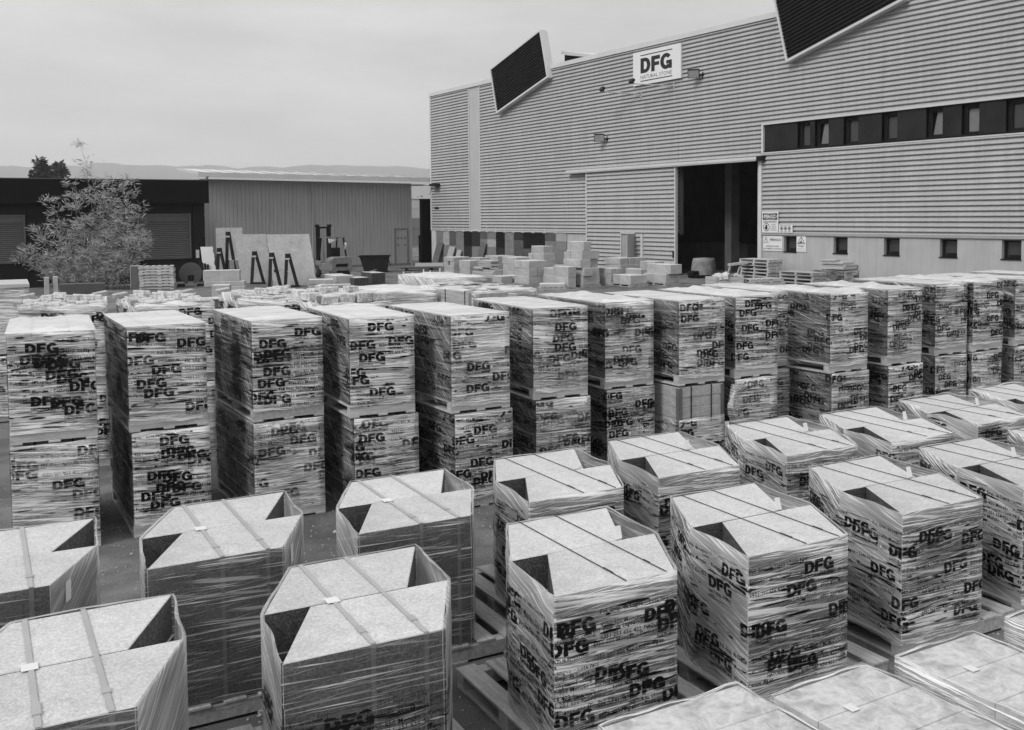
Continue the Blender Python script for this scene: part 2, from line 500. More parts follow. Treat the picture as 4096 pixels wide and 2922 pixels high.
# ------------------------------------------------------------------ lettering
_tc = {}
def text_tris(s, bold=0.0, res=1):
    """flat text as (verts Nx2 with cap height about 0.7, width, tris)"""
    key = (s, bold, res)
    if key in _tc:
        return _tc[key]
    cu = bpy.data.curves.new('t', 'FONT')
    cu.body = s
    cu.size = 1.0
    cu.resolution_u = res
    cu.offset = bold
    cu.fill_mode = 'FRONT'
    o = bpy.data.objects.new('t', cu)
    COL.objects.link(o)
    dg = bpy.context.evaluated_depsgraph_get()
    oe = o.evaluated_get(dg)
    me = oe.to_mesh()
    me.calc_loop_triangles()
    v = np.array([tuple(p.co)[:2] for p in me.vertices])
    t = np.array([tuple(q.vertices) for q in me.loop_triangles])
    oe.to_mesh_clear()
    bpy.data.objects.remove(o)
    bpy.data.curves.remove(cu)
    v[:, 0] -= v[:, 0].min()
    _tc[key] = (v, v[:, 0].max(), t)
    return _tc[key]

def dfg_shape():
    """heavy D F G capitals, height 1, as quads -> verts, faces, width"""
    V, F = [], []
    def quad(*p):
        b = len(V)
        V.extend(p)
        F.append((b, b + 1, b + 2)); F.append((b, b + 2, b + 3))
    def rect(x0, x1, y0, y1):
        quad((x0, y0), (x1, y0), (x1, y1), (x0, y1))
    def arc(cx, cy, rx, ry, ix, iy, a0, a1, n):
        for i in range(n):
            t0 = RAD(a0 + (a1 - a0) * i / n)
            t1 = RAD(a0 + (a1 - a0) * (i + 1) / n)
            quad((cx + ix * math.cos(t0), cy + iy * math.sin(t0)), (cx + rx * math.cos(t0), cy + ry * math.sin(t0)),
                 (cx + rx * math.cos(t1), cy + ry * math.sin(t1)), (cx + ix * math.cos(t1), cy + iy * math.sin(t1)))
    # D
    rect(0, .34, 0, 1); rect(.34, .48, 0, .24); rect(.34, .48, .76, 1)
    arc(.48, .5, .52, .5, .17, .26, -90, 90, 8)
    # F
    o = 1.08
    rect(o, o + .34, 0, 1); rect(o + .34, o + .86, .75, 1); rect(o + .34, o + .78, .36, .60)
    # G
    o = 1.98
    arc(o + .54, .5, .56, .52, .21, .27, 38, 318, 13)
    rect(o + .56, o + 1.10, .32, .54); rect(o + .80, o + 1.10, 0.0, .32)
    return np.array(V), np.array(F), 3.08
DFG_V, DFG_F, DFG_W = dfg_shape()
LOGO_LINES = ['Pol. Emp. da Lagoa \u2013 Lote N-1', '4950-850 Mon\u00e7\u00e3o \u2013 Portugal', '+351 251 656 422 / www.dfg.es']

def logo_block(w, address=True):
    """one repeat of the film print: DFG / NATURAL STONE between two rules, with the address beside it. -> verts, tris"""
    Vs, Ts = [], []
    def add(v, t):
        b = sum(len(q) for q in Vs)
        Vs.append(np.asarray(v, float)); Ts.append(np.asarray(t) + b)
    h = w / DFG_W
    add(DFG_V * h, DFG_F)
    v, tw, t = text_tris('NATURAL STONE', 0.012)
    s = w / tw
    add(v * s + np.array([0, -0.42 * h - 0.0]), t)
    def rule(y):
        add([(-.02 * w, y), (w * 1.0, y), (w * 1.0, y + .05 * h), (-.02 * w, y + .05 * h)], [(0, 1, 2), (0, 2, 3)])
    rule(1.28 * h); rule(-0.78 * h)
    if address:
        for i, l in enumerate(LOGO_LINES):
            v, tw, t = text_tris(l, 0.01)
            s2 = h * 0.47
            add(v * s2 + np.array([w * 1.12, 1.05 * h - i * 0.92 * h]), t)
    return np.vstack(Vs), np.vstack(Ts)

def mesh_np(name, V, T, UV, mats, mi=None, smooth=False):
    me = bpy.data.meshes.new(name)
    me.vertices.add(len(V)); me.loops.add(len(T) * 3); me.polygons.add(len(T))
    me.vertices.foreach_set('co', np.asarray(V, np.float32).ravel())
    me.loops.foreach_set('vertex_index', np.asarray(T, np.int32).ravel())
    me.polygons.foreach_set('loop_start', np.arange(0, len(T) * 3, 3, dtype=np.int32))
    me.polygons.foreach_set('loop_total', np.full(len(T), 3, dtype=np.int32))
    for m_ in (mats if isinstance(mats, (list, tuple)) else [mats]):
        me.materials.append(M[m_])
    if UV is not None:
        ul = me.uv_layers.new(name='UVMap')
        ul.data.foreach_set('uv', np.asarray(UV, np.float32)[np.asarray(T).ravel()].ravel())
    if mi is not None:
        me.polygons.foreach_set('material_index', mi)
    if smooth:
        me.polygons.foreach_set('use_smooth', np.ones(len(T), bool))
    me.update(calc_edges=True)
    me.validate()
    return me

# ------------------------------------------------------------------ stretch-film shells
def wob(u, v, seed):
    u = np.asarray(u, float); v = np.asarray(v, float)
    return (np.sin(u * 7.3 + seed * 1.9 + 2.0 * np.sin(v * 9.0 + seed)) * np.sin(v * 13.0 + seed * 0.7) + 0.6 * np.sin(v * 41.0 + 3.0 * np.sin(u * 5.0 + seed)) + 0.4 * np.sin(u * 19.0 - v * 23.0 + seed * 3.1)) * 0.5

class Shell:
    """film wrapped round a convex footprint; pos(u, v) maps wrap length / height to a point"""
    def __init__(s, poly, z0, z1, seed, amp=0.006, grow=0.012, skew=None, pinch=0.0, pockets=(), chord=()):
        s.chord = chord
        s.diag = ()
        c = np.mean(np.array(poly), axis=0)
        P = []
        for x, y in poly:
            d = np.array([x - c[0], y - c[1]])
            P.append(np.array([x, y]) + d / np.linalg.norm(d) * grow * 1.3)
        s.P = P
        s.n = len(P)
        s.L = [float(np.linalg.norm(P[(i + 1) % s.n] - P[i])) for i in range(s.n)]
        s.cum = np.concatenate([[0], np.cumsum(s.L)])
        s.z0, s.z1, s.seed, s.amp, s.pinch, s.pockets = z0, z1, seed, amp, pinch, pockets
        s.skew = skew or [0.0] * s.n
    def posv(s, u, v, lift=0.0):
        u = np.mod(np.asarray(u, float), s.cum[-1]); v = np.asarray(v, float)
        i = np.clip(np.searchsorted(s.cum, u, side='right') - 1, 0, s.n - 1)
        PA = np.array(s.P); PB = np.roll(PA, -1, axis=0); LL = np.array(s.L)
        t = (u - s.cum[i]) / LL[i]
        d = (PB[i] - PA[i]) / LL[i][:, None]
        p = PA[i] + (PB[i] - PA[i]) * t[:, None]
        nrm = np.stack([d[:, 1], -d[:, 0]], axis=1)
        edge = np.minimum(1.0, np.minimum(t, 1 - t) * LL[i] / 0.06)
        pin = np.array([s.pinch if k in s.pockets else 0.0 for k in range(s.n)])[i]
        w = s.amp * edge * (0.75 + wob(u, v, s.seed)) - pin * edge * np.sin(np.pi * np.clip(t, 0, 1)) ** 2
        q = p + nrm * (w + lift)[:, None] if np.ndim(lift) else p + nrm * (w + lift)[:, None]
        return np.column_stack([q, v])
    def pos(s, u, v, lift=0.0):
        return tuple(float(x) for x in s.posv([u], [v], lift)[0])
    def mesh(s, mat, lip=0.03, ruffle=0.012, top=None, top_puff=0.015, dz=0.07):
        b = MB()
        us, idx = [], []
        for i in range(s.n):
            k = max(2, int(math.ceil(s.L[i] / 0.07)))
            for j in range(k):
                us.append(s.cum[i] + s.L[i] * j / k); idx.append(i)
        us.append(s.cum[-1]); idx.append(s.n - 1)
        nv = max(3, int((s.z1 - s.z0) / dz))
        cx, cy = np.mean(np.array(s.P), axis=0)
        rows = []
        for r in range(nv + 1):
            v = s.z0 + (s.z1 - s.z0) * r / nv
            row = []
            arr = s.posv(np.array(us[:-1] + [0.0]), np.full(len(us), v))
            for q, u in enumerate(us):
                x, y, z = (float(c_) for c_ in arr[q])
                uu = u if q < len(us) - 1 else 0.0
                if r == nv:
                    z += ruffle * (0.3 + vn(uu * 4.0 + s.seed * 1.7, 3.3))
                if r == 0:
                    z += 0.02 * vn(uu * 5.0 + s.seed, 8.8)
                row.append((x, y, z))
            rows.append(row)
        lipr = []
        for q, u in enumerate(us):
            x, y, z = rows[-1][q]
            d = Vector((cx - x, cy - y, 0)).normalized()
            uu = u if q < len(us) - 1 else 0.0
            w = lip * (0.55 + 0.9 * abs(vn(uu * 3.0 + s.seed * 2.1, 1.1)))
            lipr.append((x + d.x * w, y + d.y * w, z - 0.002 + ruffle * 0.4 * vn(uu * 7.0, s.seed)))
        allr = rows + [lipr]
        base = len(b.v)
        nc = len(us)
        for row in allr:
            b.v += row
        for r in range(len(allr) - 1):
            for q in range(nc - 1):
                b.f.append((base + r * nc + q, base + r * nc + q + 1, base + (r + 1) * nc + q + 1, base + (r + 1) * nc + q))
                i = idx[q]
                b.m.append(2 if (i in s.chord or (r >= nv and s.chord)) else (3 if i in s.diag else 0))
                kx = s.skew[i]
                def U(qq, rr):
                    v = s.z0 + (s.z1 - s.z0) * min(rr, nv) / nv
                    return (us[qq], v + kx * (us[qq] - s.cum[i]) + (0.03 if rr > nv else 0))
                b.uv.append([U(q, r), U(q + 1, r), U(q + 1, r + 1), U(q, r + 1)])
        if top:
            x0, x1, y0, y1 = top
            nx, ny = 8, 14
            g = []
            for j in range(ny + 1):
                for i in range(nx + 1):
                    fx, fy = i / nx, j / ny
                    ed = min(fx, 1 - fx, fy, 1 - fy)
                    z = s.z1 + 0.006 + top_puff * max(0, 0.4 + vn(fx * 5 + s.seed, fy * 7)) * (1.0 if ed > 0 else 0.1) + (top_puff * 1.5 * max(0, vn(fx * 3 + s.seed * 3, fy * 4)) if 0 < ed < 0.2 else 0)
                    g.append((x0 - .02 + (x1 - x0 + .04) * fx, y0 - .02 + (y1 - y0 + .04) * fy, z))
            bb = len(b.v)
            b.v += g
            for j in range(ny):
                for i in range(nx):
                    b.f.append(tuple(bb + k for k in (j * (nx + 1) + i, j * (nx + 1) + i + 1, (j + 1) * (nx + 1) + i + 1, (j + 1) * (nx + 1) + i)))
                    b.m.append(1)
                    b.uv.append([(g[k][0] * 1.0, g[k][1]) for k in (j * (nx + 1) + i, j * (nx + 1) + i + 1, (j + 1) * (nx + 1) + i + 1, (j + 1) * (nx + 1) + i)])
        return b.mesh('film', [mat, 'film_top', 'film_chord', 'film_side'], smooth=True)
    def print_mesh(s, bands, rng, w=0.24, address=True, u_from=0.0, u_to=None, mat='ink', rep=None, addr_p=0.5):
        """lettering that runs round the wrap in bands at the given heights"""
        V, T, UV = [], [], []
        b = 0
        u_to = s.cum[-1] if u_to is None else u_to
        full = logo_block(w, True); bare = logo_block(w, False)
        period = rep or (w * (2.9 if address else 2.2))
        for v0 in bands:
            ph = rng.uniform(-period, 0)
            tilt = rng.uniform(-0.05, 0.05)
            copies = 2 if rng.random() < 0.35 else 1
            for c in range(copies):
                u = u_from + ph + c * rng.uniform(0.05, 0.16)
                dv = c * rng.uniform(-0.05, 0.05)
                k = 0
                while u < u_to:
                    lv, lt = full if (address and rng.random() < addr_p) else bare
                    P = lv.copy()
                    P[:, 0] += u
                    P[:, 1] = P[:, 1] + v0 + dv + tilt * (P[:, 0] - u_from) * 0.4
                    ok = (P[:, 0] > u_from) & (P[:, 0] < u_to) & (P[:, 1] > s.z0 + .02) & (P[:, 1] < s.z1 - .01)
                    keep = ok[lt].all(axis=1)
                    tt = lt[keep]
                    if len(tt):
                        used = np.unique(tt)
                        mapi = np.full(len(P), -1)
                        mapi[used] = np.arange(len(used)) + b
                        lift = 0.003 + 0.0015 * c + 0.0004 * (k % 2)
                        V.append(s.posv(P[used, 0], P[used, 1], lift))
                        UV.append(P[used])
                        T.append(mapi[tt])
                        b += len(used)
                    u += period
                    k += 1
        for v0 in bands:          # torn smears of ink where the print is stretched to strips
            for _ in range(int(9 * (u_to - u_from))):
                uu = rng.uniform(u_from, u_to - .3); ln = rng.choice((.03, .05, .08, .14, .22)); hh = rng.uniform(.005, .018)
                vv = min(s.z1 - .03, max(s.z0 + .03, v0 + rng.gauss(.02, .05))); tl = rng.uniform(-.10, .10)
                us_ = np.linspace(uu, uu + ln, 5)
                P = np.vstack([np.column_stack([us_, vv + tl * (us_ - uu) - hh / 2 * np.array([.2, 1, .8, 1, .2])]), np.column_stack([us_, vv + tl * (us_ - uu) + hh / 2 * np.array([.2, .8, 1, .9, .2])])])
                V.append(s.posv(P[:, 0], P[:, 1], 0.0052)); UV.append(P)
                T.append(np.array([(b + i, b + i + 1, b + 6 + i) for i in range(4)] + [(b + i, b + 6 + i, b + 5 + i) for i in range(4)]))
                b += 10
        if not T:
            return None
        return mesh_np('printed_lettering', np.vstack(V), np.vstack(T), np.vstack(UV), mat)

# ------------------------------------------------------------------ setting: yard, hills
def build_ground():
    xs = sorted(set([-6000, -2000, -600, -200, -80] + [x * 2.0 for x in range(-22, 23)] + [80, 200, 600, 2000, 6000]))
    ys = sorted(set([-200, -60, -20] + [y * 2.0 for y in range(-5, 46)] + [130, 200, 400, 1000, 2500, 6500]))
    b = MB()
    for y in ys:
        for x in xs:
            b.v.append((x, y, gz(x, y)))
    nx = len(xs)
    for j in range(len(ys) - 1):
        for i in range(nx - 1):
            b.f.append((j * nx + i, j * nx + i + 1, (j + 1) * nx + i + 1, (j + 1) * nx + i)); b.m.append(0); b.uv.append(None)
    structure(b.build('ground', 'ground', smooth=True))

def build_hills():
    # long wooded ridge about four kilometres off
    b = MB()
    n, m_ = 150, 7
    for j in range(m_ + 1):
        for i in range(n + 1):
            a = RAD(150 - 120 * i / n)
            R_ = 3300 + 1500 * j / m_
            x, y = R_ * math.cos(a), R_ * math.sin(a)
            t = j / m_
            prof = 176 + 26 * vn(i * 0.045 + 3.0) + 18 * vn(i * 0.12 + 9.0) + 9 * vn(i * 0.4) + 5 * vn(i * 1.1 + 4.0)
            z = -5 + prof * 1.27 * math.sin(math.pi * min(1, t * 0.62)) ** 0.9 + (12 * vn(i * 0.5, j * 1.7) if 0 < j < m_ else 0)
            b.v.append((x, y, z))
    for j in range(m_):
        for i in range(n):
            b.f.append((j * (n + 1) + i, (j + 1) * (n + 1) + i, (j + 1) * (n + 1) + i + 1, j * (n + 1) + i + 1)); b.m.append(0); b.uv.append(None)
    structure(b.build('hills', 'hill', smooth=True))

build_ground()
build_hills()

# ------------------------------------------------------------------ warehouse (facade frame: x along the wall, y into the building, z up)
FAZ = RAD(-58.19)
WH = thing('warehouse', 'big warehouse with pale ribbed metal cladding, open sliding door and tilted dark panels', 'warehouse', (-5.23, 66.13, 0), FAZ)
Z_TOP, Z_CLAD, LEN = 11.0, 2.06, 47.0
PITCH_R = 0.1785

def ribs(name, x0, x1, z0, z1, y=0.0, parent=WH, mat='cladding', cut=None, pitch=PITCH_R):
    """horizontally ribbed sheet: every rib leans out towards its lower edge and returns sharply"""
    b = MB()
    pr = []
    z = z0
    z = 2.12 + math.floor((z0 - 2.12) / pitch) * pitch
    while z < z1 - 0.01:
        pr += [(z, -.084), (z + .016, -.088), (z + .045, -.074), (z + pitch * 0.76, -.016), (z + pitch * 0.84, -.002)]
        z += pitch
    pr = [(z0, -.03)] + [p for p in pr if z0 < p[0] <= z1]
    pr.append((z1, -.02))
    n = max(1, int(round((x1 - x0) / 5.2)))
    for i in range(n):
        xa, xb = x0 + (x1 - x0) * i / n, x0 + (x1 - x0) * (i + 1) / n - (.008 if i < n - 1 else 0)
        b = MB()
        dy = -.005 * (i % 2)
        for (za, ya), (zb, yb) in zip(pr[:-1], pr[1:]):
            b.face([(xa, y + ya + dy, za), (xb, y + ya + dy, za), (xb, y + yb + dy, zb), (xa, y + yb + dy, zb)])
        b.build(name, mat, parent)

def part_box(name, mat, x0, x1, y0, y1, z0, z1, parent=WH):
    b = MB()
    b.box(x0, x1, y0, y1, z0, z1)
    return b.build(name, mat, parent)

X_STRIP0, X_STRIP1 = 5.1, 6.48
X_D0, X_D1, X_D2 = 17.62, 24.37, 29.3
Z_DOOR = 5.16
ribs('cladding', 0.1, X_STRIP0, Z_CLAD + .06, Z_TOP - .22)
ribs('cladding', X_STRIP1, 16.0, Z_CLAD + .06, Z_TOP - .22)
ribs('cladding', 16.0, X_D1, Z_CLAD + .06, Z_TOP - .22)
ribs('cladding', X_D1, X_D2 + .16, Z_DOOR + .16, Z_TOP - .22)
ribs('cladding', X_D2 + .16, LEN, Z_CLAD + .12, 5.42)
ribs('cladding', X_D2 + .16, LEN, 6.62, Z_TOP - .22)
part_box('flat_panel', 'panel_flat', X_STRIP0 + .05, X_STRIP1 - .03, -.03, .06, Z_CLAD, Z_TOP - .2)
for x in (X_STRIP0, X_STRIP1 - .06):
    part_box('panel_trim', 'trim', x, x + .09, -.075, .05, Z_CLAD, Z_TOP - .2)
part_box('corner_trim', 'trim', -.06, .12, -.085, .2, Z_CLAD - .02, Z_TOP)
part_box('coping', 'trim', -.04, LEN, -.12, .25, Z_TOP - .22, Z_TOP)
# structural skin behind the sheets: solid wall pieces round the openings
b = MB()
for (x0, x1, z0, z1) in ((.0, X_D1, Z_CLAD, Z_TOP - .24), (X_D1, X_D2, Z_DOOR, Z_TOP - .24), (X_D2, LEN, 2.2, 5.4), (X_D2, LEN, 6.64, Z_TOP - .24), (X_D2, X_D2 + .14, 5.4, 6.64)):
    b.box(x0, x1, .02, .22, z0, z1)
b.build('wall', 'interior', WH)
# base wall of painted concrete with square windows, left of the door a plinth
WIN = [30.62, 33.10, 35.37, 37.63, 39.87, 42.1]
b = MB()
zb = -.4
edges_ = [X_D2 + .06] + [q for w in WIN for q in (w, w + .66)] + [LEN]
for i in range(0, len(edges_), 2):
    b.box(edges_[i], edges_[i + 1], -.02, .24, zb, 2.17)
for w in WIN:
    b.box(w, w + .66, -.02, .24, zb, 1.45)
    b.box(w, w + .66, -.02, .24, 2.06, 2.17)
b.build('base_wall', 'concrete', WH)
part_box('wall_joint', 'trim_gray', 35.05, 35.075, -.024, .0, 0.2, 2.16)
part_box('flashing', 'trim_gray', X_D2 + .06, LEN, -.09, .03, 2.10, 2.19)
part_box('flashing_lip', 'trim', X_D2 + .06, LEN, -.10, .0, 2.19, 2.215)
for w in WIN:
    f = MB()
    f.box(w, w + .66, .12, .18, 1.45, 1.52); f.box(w, w + .66, .12, .18, 1.99, 2.06)
    f.box(w, w + .07, .12, .18, 1.52, 1.99); f.box(w + .59, w + .66, .12, .18, 1.52, 1.99)
    f.box(w + .15, w + .59, .16, .20, 1.52, 1.58)
    wo = f.build('window', 'frame_dark', WH)
    part_box('pane', 'pane_mid', w + .07, w + .59, .19, .21, 1.52, 1.99, wo)
    part_box('sill', 'frame_dark', w - .02, w + .68, -.06, .12, 1.42, 1.45, wo)
part_box('base_wall', 'concrete', 0.05, X_D0 + .4, -.0, .22, zb, Z_CLAD)
part_box('flashing', 'trim', .05, X_D0, -.09, .02, Z_CLAD - .01, Z_CLAD + .05)
part_box('corner_post', 'trim', .02, .62, -.07, .0, zb, Z_CLAD - .03)
# stone samples hung on the base wall, three courses of square tiles
tile_x = [.70, 1.58, 2.46, 3.34, 4.35, 5.35, 6.37, 7.24, 8.24, 9.24, 10.24, 11.25, 12.3, 13.45, 14.5]
tones = ['mlmlk', 0]
TT = {'k': .006, 'd': .03, 'g': .10, 'm': .20, 'l': .36}
for kk, vv in TT.items():
    M['tile_' + kk] = granite('sample_tile_' + kk, vv, 0.35, 45.0)
rows_t = ['mlgmkdgmkmdkkgl', 'mlgmkdmlkmgkkmm', 'mmmmdmmmdmggmmm']
zr = [(1.58, 2.01), (1.12, 1.572), (.42, 1.112)]
tile_me = {}
for r in range(3):
    for i in range(len(tile_x)):
        x0 = tile_x[i]
        x1 = tile_x[i + 1] if i + 1 < len(tile_x) else 15.5
        z0, z1 = zr[r]
        c = rows_t[r][i]
        if x1 > 15.0 and r == 0:
            pass
        t = MB()
        t.box(x0 + .006, x1 - .006, -.05 - random.uniform(0, .006), -.002, z0, z1)
        t.build('stone_tile', 'tile_' + c, WH)
for i, x in enumerate(tile_x[1:]):
    h = MB()
    h.box(x - .02, x + .02, -.085, -.05, 2.0, 2.28)
    h.box(x - .16, x + .16, -.10, -.05, 2.005, 2.03)
    h.build('hanging_bracket', 'trim', WH)
# sliding door, hung outside the wall on a rail
DOOR = MB()
DOOR.box(X_D0 - .06, X_D1 + .02, -.20, -.16, 0.12, 5.1)
door = DOOR.build('sliding_door', 'trim_gray', WH)
WX0, WX1, WZ1 = 20.45, 21.42, 2.06
ribs('door_sheet', X_D0, WX0 - .06, .3, 5.06, -.21, door, pitch=.2)
ribs('door_sheet', WX1 + .08, X_D1 - .05, .3, 5.06, -.21, door, pitch=.2)
ribs('door_sheet', WX0 - .06, WX1 + .08, WZ1 + .05, 5.06, -.21, door, pitch=.2)
for x in (X_D0 - .07, X_D1 - .05):
    part_box('door_stile', 'trim', x, x + .08, -.29, -.15, .12, 5.1, door)
part_box('wicket_opening', 'trim_gray', WX0, WX1, -.235, -.205, .3, WZ1, door)
part_box('wicket_frame', 'trim', WX0 - .06, WX0, -.30, -.19, .3, WZ1 + .06, door)
part_box('wicket_frame', 'trim', WX0, WX1 + .06, -.30, -.19, WZ1, WZ1 + .06, door)
wl = MB()   # the wicket leaf stands open, its ribbed sheet seen edge on
T = Matrix.Translation((WX1 + .04, -.26, 0)) @ Matrix.Rotation(RAD(-62), 4, 'Z')
for i in range(9):
    z = .34 + i * .19
    wl.box(0.02, .88, -.03 - .02 * (i % 2), .0, z, z + .15, T=T)
wl.box(.0, .95, .0, .03, .3, WZ1, T=T)
wl.build('wicket_leaf', 'cladding', door)
part_box('wicket_post', 'trim', WX1 + .56, WX1 + .70, -.34, -.2, .3, WZ1, door)
part_box('door_handle', 'frame_dark', X_D1 - .12, X_D1 - .06, -.34, -.29, 1.0, 1.3, door)
rail = part_box('door_rail', 'trim', 15.9, X_D2 + .08, -.34, -.02, Z_DOOR - .03, Z_DOOR + .13)
part_box('rail_lip', 'trim_gray', 15.9, X_D2 + .08, -.36, -.34, Z_DOOR - .05, Z_DOOR + .02, rail)
part_box('rail_end', 'frame_dark', X_D2 + .085, X_D2 + .35, -.32, -.02, Z_DOOR - .04, Z_DOOR + .14, rail)
part_box('door_jamb', 'trim', X_D2 - .0, X_D2 + .17, -.12, .2, -.3, Z_DOOR - .04)
part_box('door_jamb', 'trim_gray', X_D2 - .10, X_D2 - .001, -.05, .2, -.3, Z_DOOR - .04)
# long strip window
part_box('window_head', 'trim', X_D2 + .14, LEN, -.10, .02, 6.56, 6.63)
part_box('window_jamb', 'trim', X_D2 + .14, X_D2 + .23, -.10, .02, 5.43, 6.56)
part_box('window_sill', 'trim', X_D2 + .14, LEN, -.08, .02, 5.40, 5.45)
part_box('window_back', 'frame_dark', X_D2 + .2, LEN, .28, .32, 5.4, 6.64)
part_box('window_track', 'frame_dark', X_D2 + .23, LEN, -.03, .2, 5.45, 5.53)
segs = [(29.56, 31.28), (31.92, 32.15), (32.82, 33.52), (34.19, 35.21), (35.87, 37.03), (37.67, 38.37), (39.01, 39.93), (40.62, 41.7), (42.4, 43.6), (44.3, 45.4)]
for x0, x1 in segs:
    part_box('dark_window_panel', 'dark_panel', x0, x1, -.02, .02, 5.53, 6.545)
for i in range(len(segs) - 1):
    x0, x1 = segs[i][1], segs[i + 1][0]
    wf = MB()
    wf.box(x0 + .005, x0 + .15, .12, .18, 5.54, 6.54)
    wf.box(x1 - .06, x1 - .005, .12, .18, 5.54, 6.54)
    wf.box(x0 + .15, x1 - .06, .12, .18, 6.38, 6.54)
    wf.box(x0 + .15, x1 - .06, .12, .18, 5.54, 5.62)
    wo = wf.build('window', 'frame_dark', WH)
    light = i in (1, 4, 5)
    pn = MB()
    sl = .16 if i in (1, 4) else 0.0
    pn.poly([(x0 + .15, .185, 5.62), (x1 - .06, .185, 5.62), (x1 - .06, .185, 6.38), (x0 + .15 + sl, .185, 6.38), (x0 + .15, .2, 5.62), (x1 - .06, .2, 5.62), (x1 - .06, .2, 6.38), (x0 + .15 + sl, .2, 6.38)],
            [(0, 1, 2, 3), (7, 6, 5, 4), (0, 4, 5, 1), (1, 5, 6, 2), (2, 6, 7, 3), (3, 7, 4, 0)])
    pn.build('pane', 'pane_light' if light else 'pane_mid', wo)
# building volume: roof, back and end walls, dark hall behind the open door
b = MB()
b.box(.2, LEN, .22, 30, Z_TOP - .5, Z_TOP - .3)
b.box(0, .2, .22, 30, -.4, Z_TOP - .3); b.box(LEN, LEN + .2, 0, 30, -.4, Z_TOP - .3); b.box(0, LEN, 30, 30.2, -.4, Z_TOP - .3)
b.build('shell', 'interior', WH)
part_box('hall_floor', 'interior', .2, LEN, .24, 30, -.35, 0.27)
for x, y in ((24.75, 2.4), (32.6, 6.5), (18.0, 9.0)):
    part_box('column', 'interior_col', x, x + .42, y, y + .5, .27, Z_TOP - .5)
part_box('mezzanine_beam', 'interior_col', 20, 40, 9.4, 9.7, 3.4, 3.8)
part_box('hall_machine', 'interior_col', 18.5, 24, 4.6, 6.5, .27, 1.5)
# dark sheet panels standing tilted against the facade, with pale frames
def fin(ox):
    c = math.cos(RAD(15)); s_ = math.sin(RAD(15))
    T = Matrix.Translation((ox, -.34, 8.86)) @ Matrix(((c, 0, -s_, 0), (0, 1, 0, 0), (s_, 0, c, 0), (0, 0, 0, 1)))
    Lx, Lz = 5.55, 2.72
    b = MB()
    n = 17
    for i in range(n):
        z0 = .1 + (Lz - .2) * i / n
        z1 = .1 + (Lz - .2) * (i + 1) / n
        q = [(0.08, -.02, z0), (Lx - .08, -.02, z0), (Lx - .08, .035, z0 + (z1 - z0) * .55), (0.08, .035, z0 + (z1 - z0) * .55), (Lx - .08, -.02, z1), (.08, -.02, z1)]
        q = [tuple(T @ Vector(p)) for p in q]
        b.poly(q, [(0, 1, 2, 3), (3, 2, 4, 5)])
    b.box(.05, Lx - .05, .05, .10, .05, Lz - .05, T=T)
    p = b.build('tilted_panel', 'fin_dark', WH)
    fr = MB()
    fr.box(0, Lx, -.05, .30, 0, .10, T=T); fr.box(0, Lx, -.05, .30, Lz - .08, Lz, T=T)
    fr.box(0, .09, -.05, .30, .10, Lz - .08, T=T); fr.box(Lx - .10, Lx, -.05, .42, .10, Lz - .08, T=T)
    fr.build('panel_frame', 'trim', p)
    st = MB()
    st.box(.3, .4, .1, .3, .5, .6, T=T); st.box(Lx - .4, Lx - .3, .1, .3, .5, .6, T=T)
    st.build('panel_stay', 'galv', p)
    return p
fin(8.97)
fin(8.97 + 22.03)
rm = MB()
rm.poly([(13.6, 1.0, 11.72), (18.6, 1.0, 10.70), (18.6, 6, 10.75), (13.6, 6, 11.8), (13.6, 1.0, 11.90), (18.6, 1.0, 10.85), (18.6, 6, 10.9), (13.6, 6, 11.98)],
        [(0, 3, 2, 1), (4, 5, 6, 7), (0, 1, 5, 4), (1, 2, 6, 5), (2, 3, 7, 6), (3, 0, 4, 7)])
mon = rm.build('roof_monitor', 'roof', WH)
b = MB(); b.poly([(13.7, 1.15, 10.72), (18.0, 1.15, 10.72), (13.7, 1.15, 11.68), (13.7, 5.9, 10.72), (18.0, 5.9, 10.72), (13.7, 5.9, 11.68)], [(0, 1, 2), (5, 4, 3), (0, 2, 5, 3), (1, 4, 5, 2), (0, 3, 4, 1)]); b.build('monitor_side', 'frame_dark', mon)

def text_part(name, s, x, z, size, y, mat, parent, bold=0.0, width=None, center=False):
    v, w, t = text_tris(s, bold, 2)
    k = size / 0.7
    sx = k if width is None else width / w
    P = np.zeros((len(v), 3))
    P[:, 0] = x + v[:, 0] * sx - (w * sx / 2 if center else 0)
    P[:, 1] = y
    P[:, 2] = z + v[:, 1] * k
    return obj(name, mesh_np(name, P, t, None, mat), parent)

# company sign
SG = thing('company_sign', 'white rectangular company sign with black capitals high on the warehouse wall', 'sign', (-5.23, 66.13, 0), FAZ)
part_box('board', 'sign_white', 21.24, 24.62, -.16, -.06, 9.05, 10.60, SG)
P3 = np.zeros((len(DFG_V), 3))
P3[:, 0] = 21.80 + DFG_V[:, 0] * (2.22 / DFG_W); P3[:, 1] = -.164; P3[:, 2] = 9.58 + DFG_V[:, 1] * .70
obj('lettering', mesh_np('lettering', P3, DFG_F, None, 'letter_gray'), SG)
text_part('lettering', 'NATURAL STONE', 21.80, 9.32, .165, -.164, 'letter_gray', SG, -0.006, 2.22)
b = MB(); b.box(21.80, 24.04, -.168, -.161, 10.39, 10.43); b.box(21.80, 24.04, -.168, -.161, 9.20, 9.24); b.build('rule', 'letter_gray', SG)

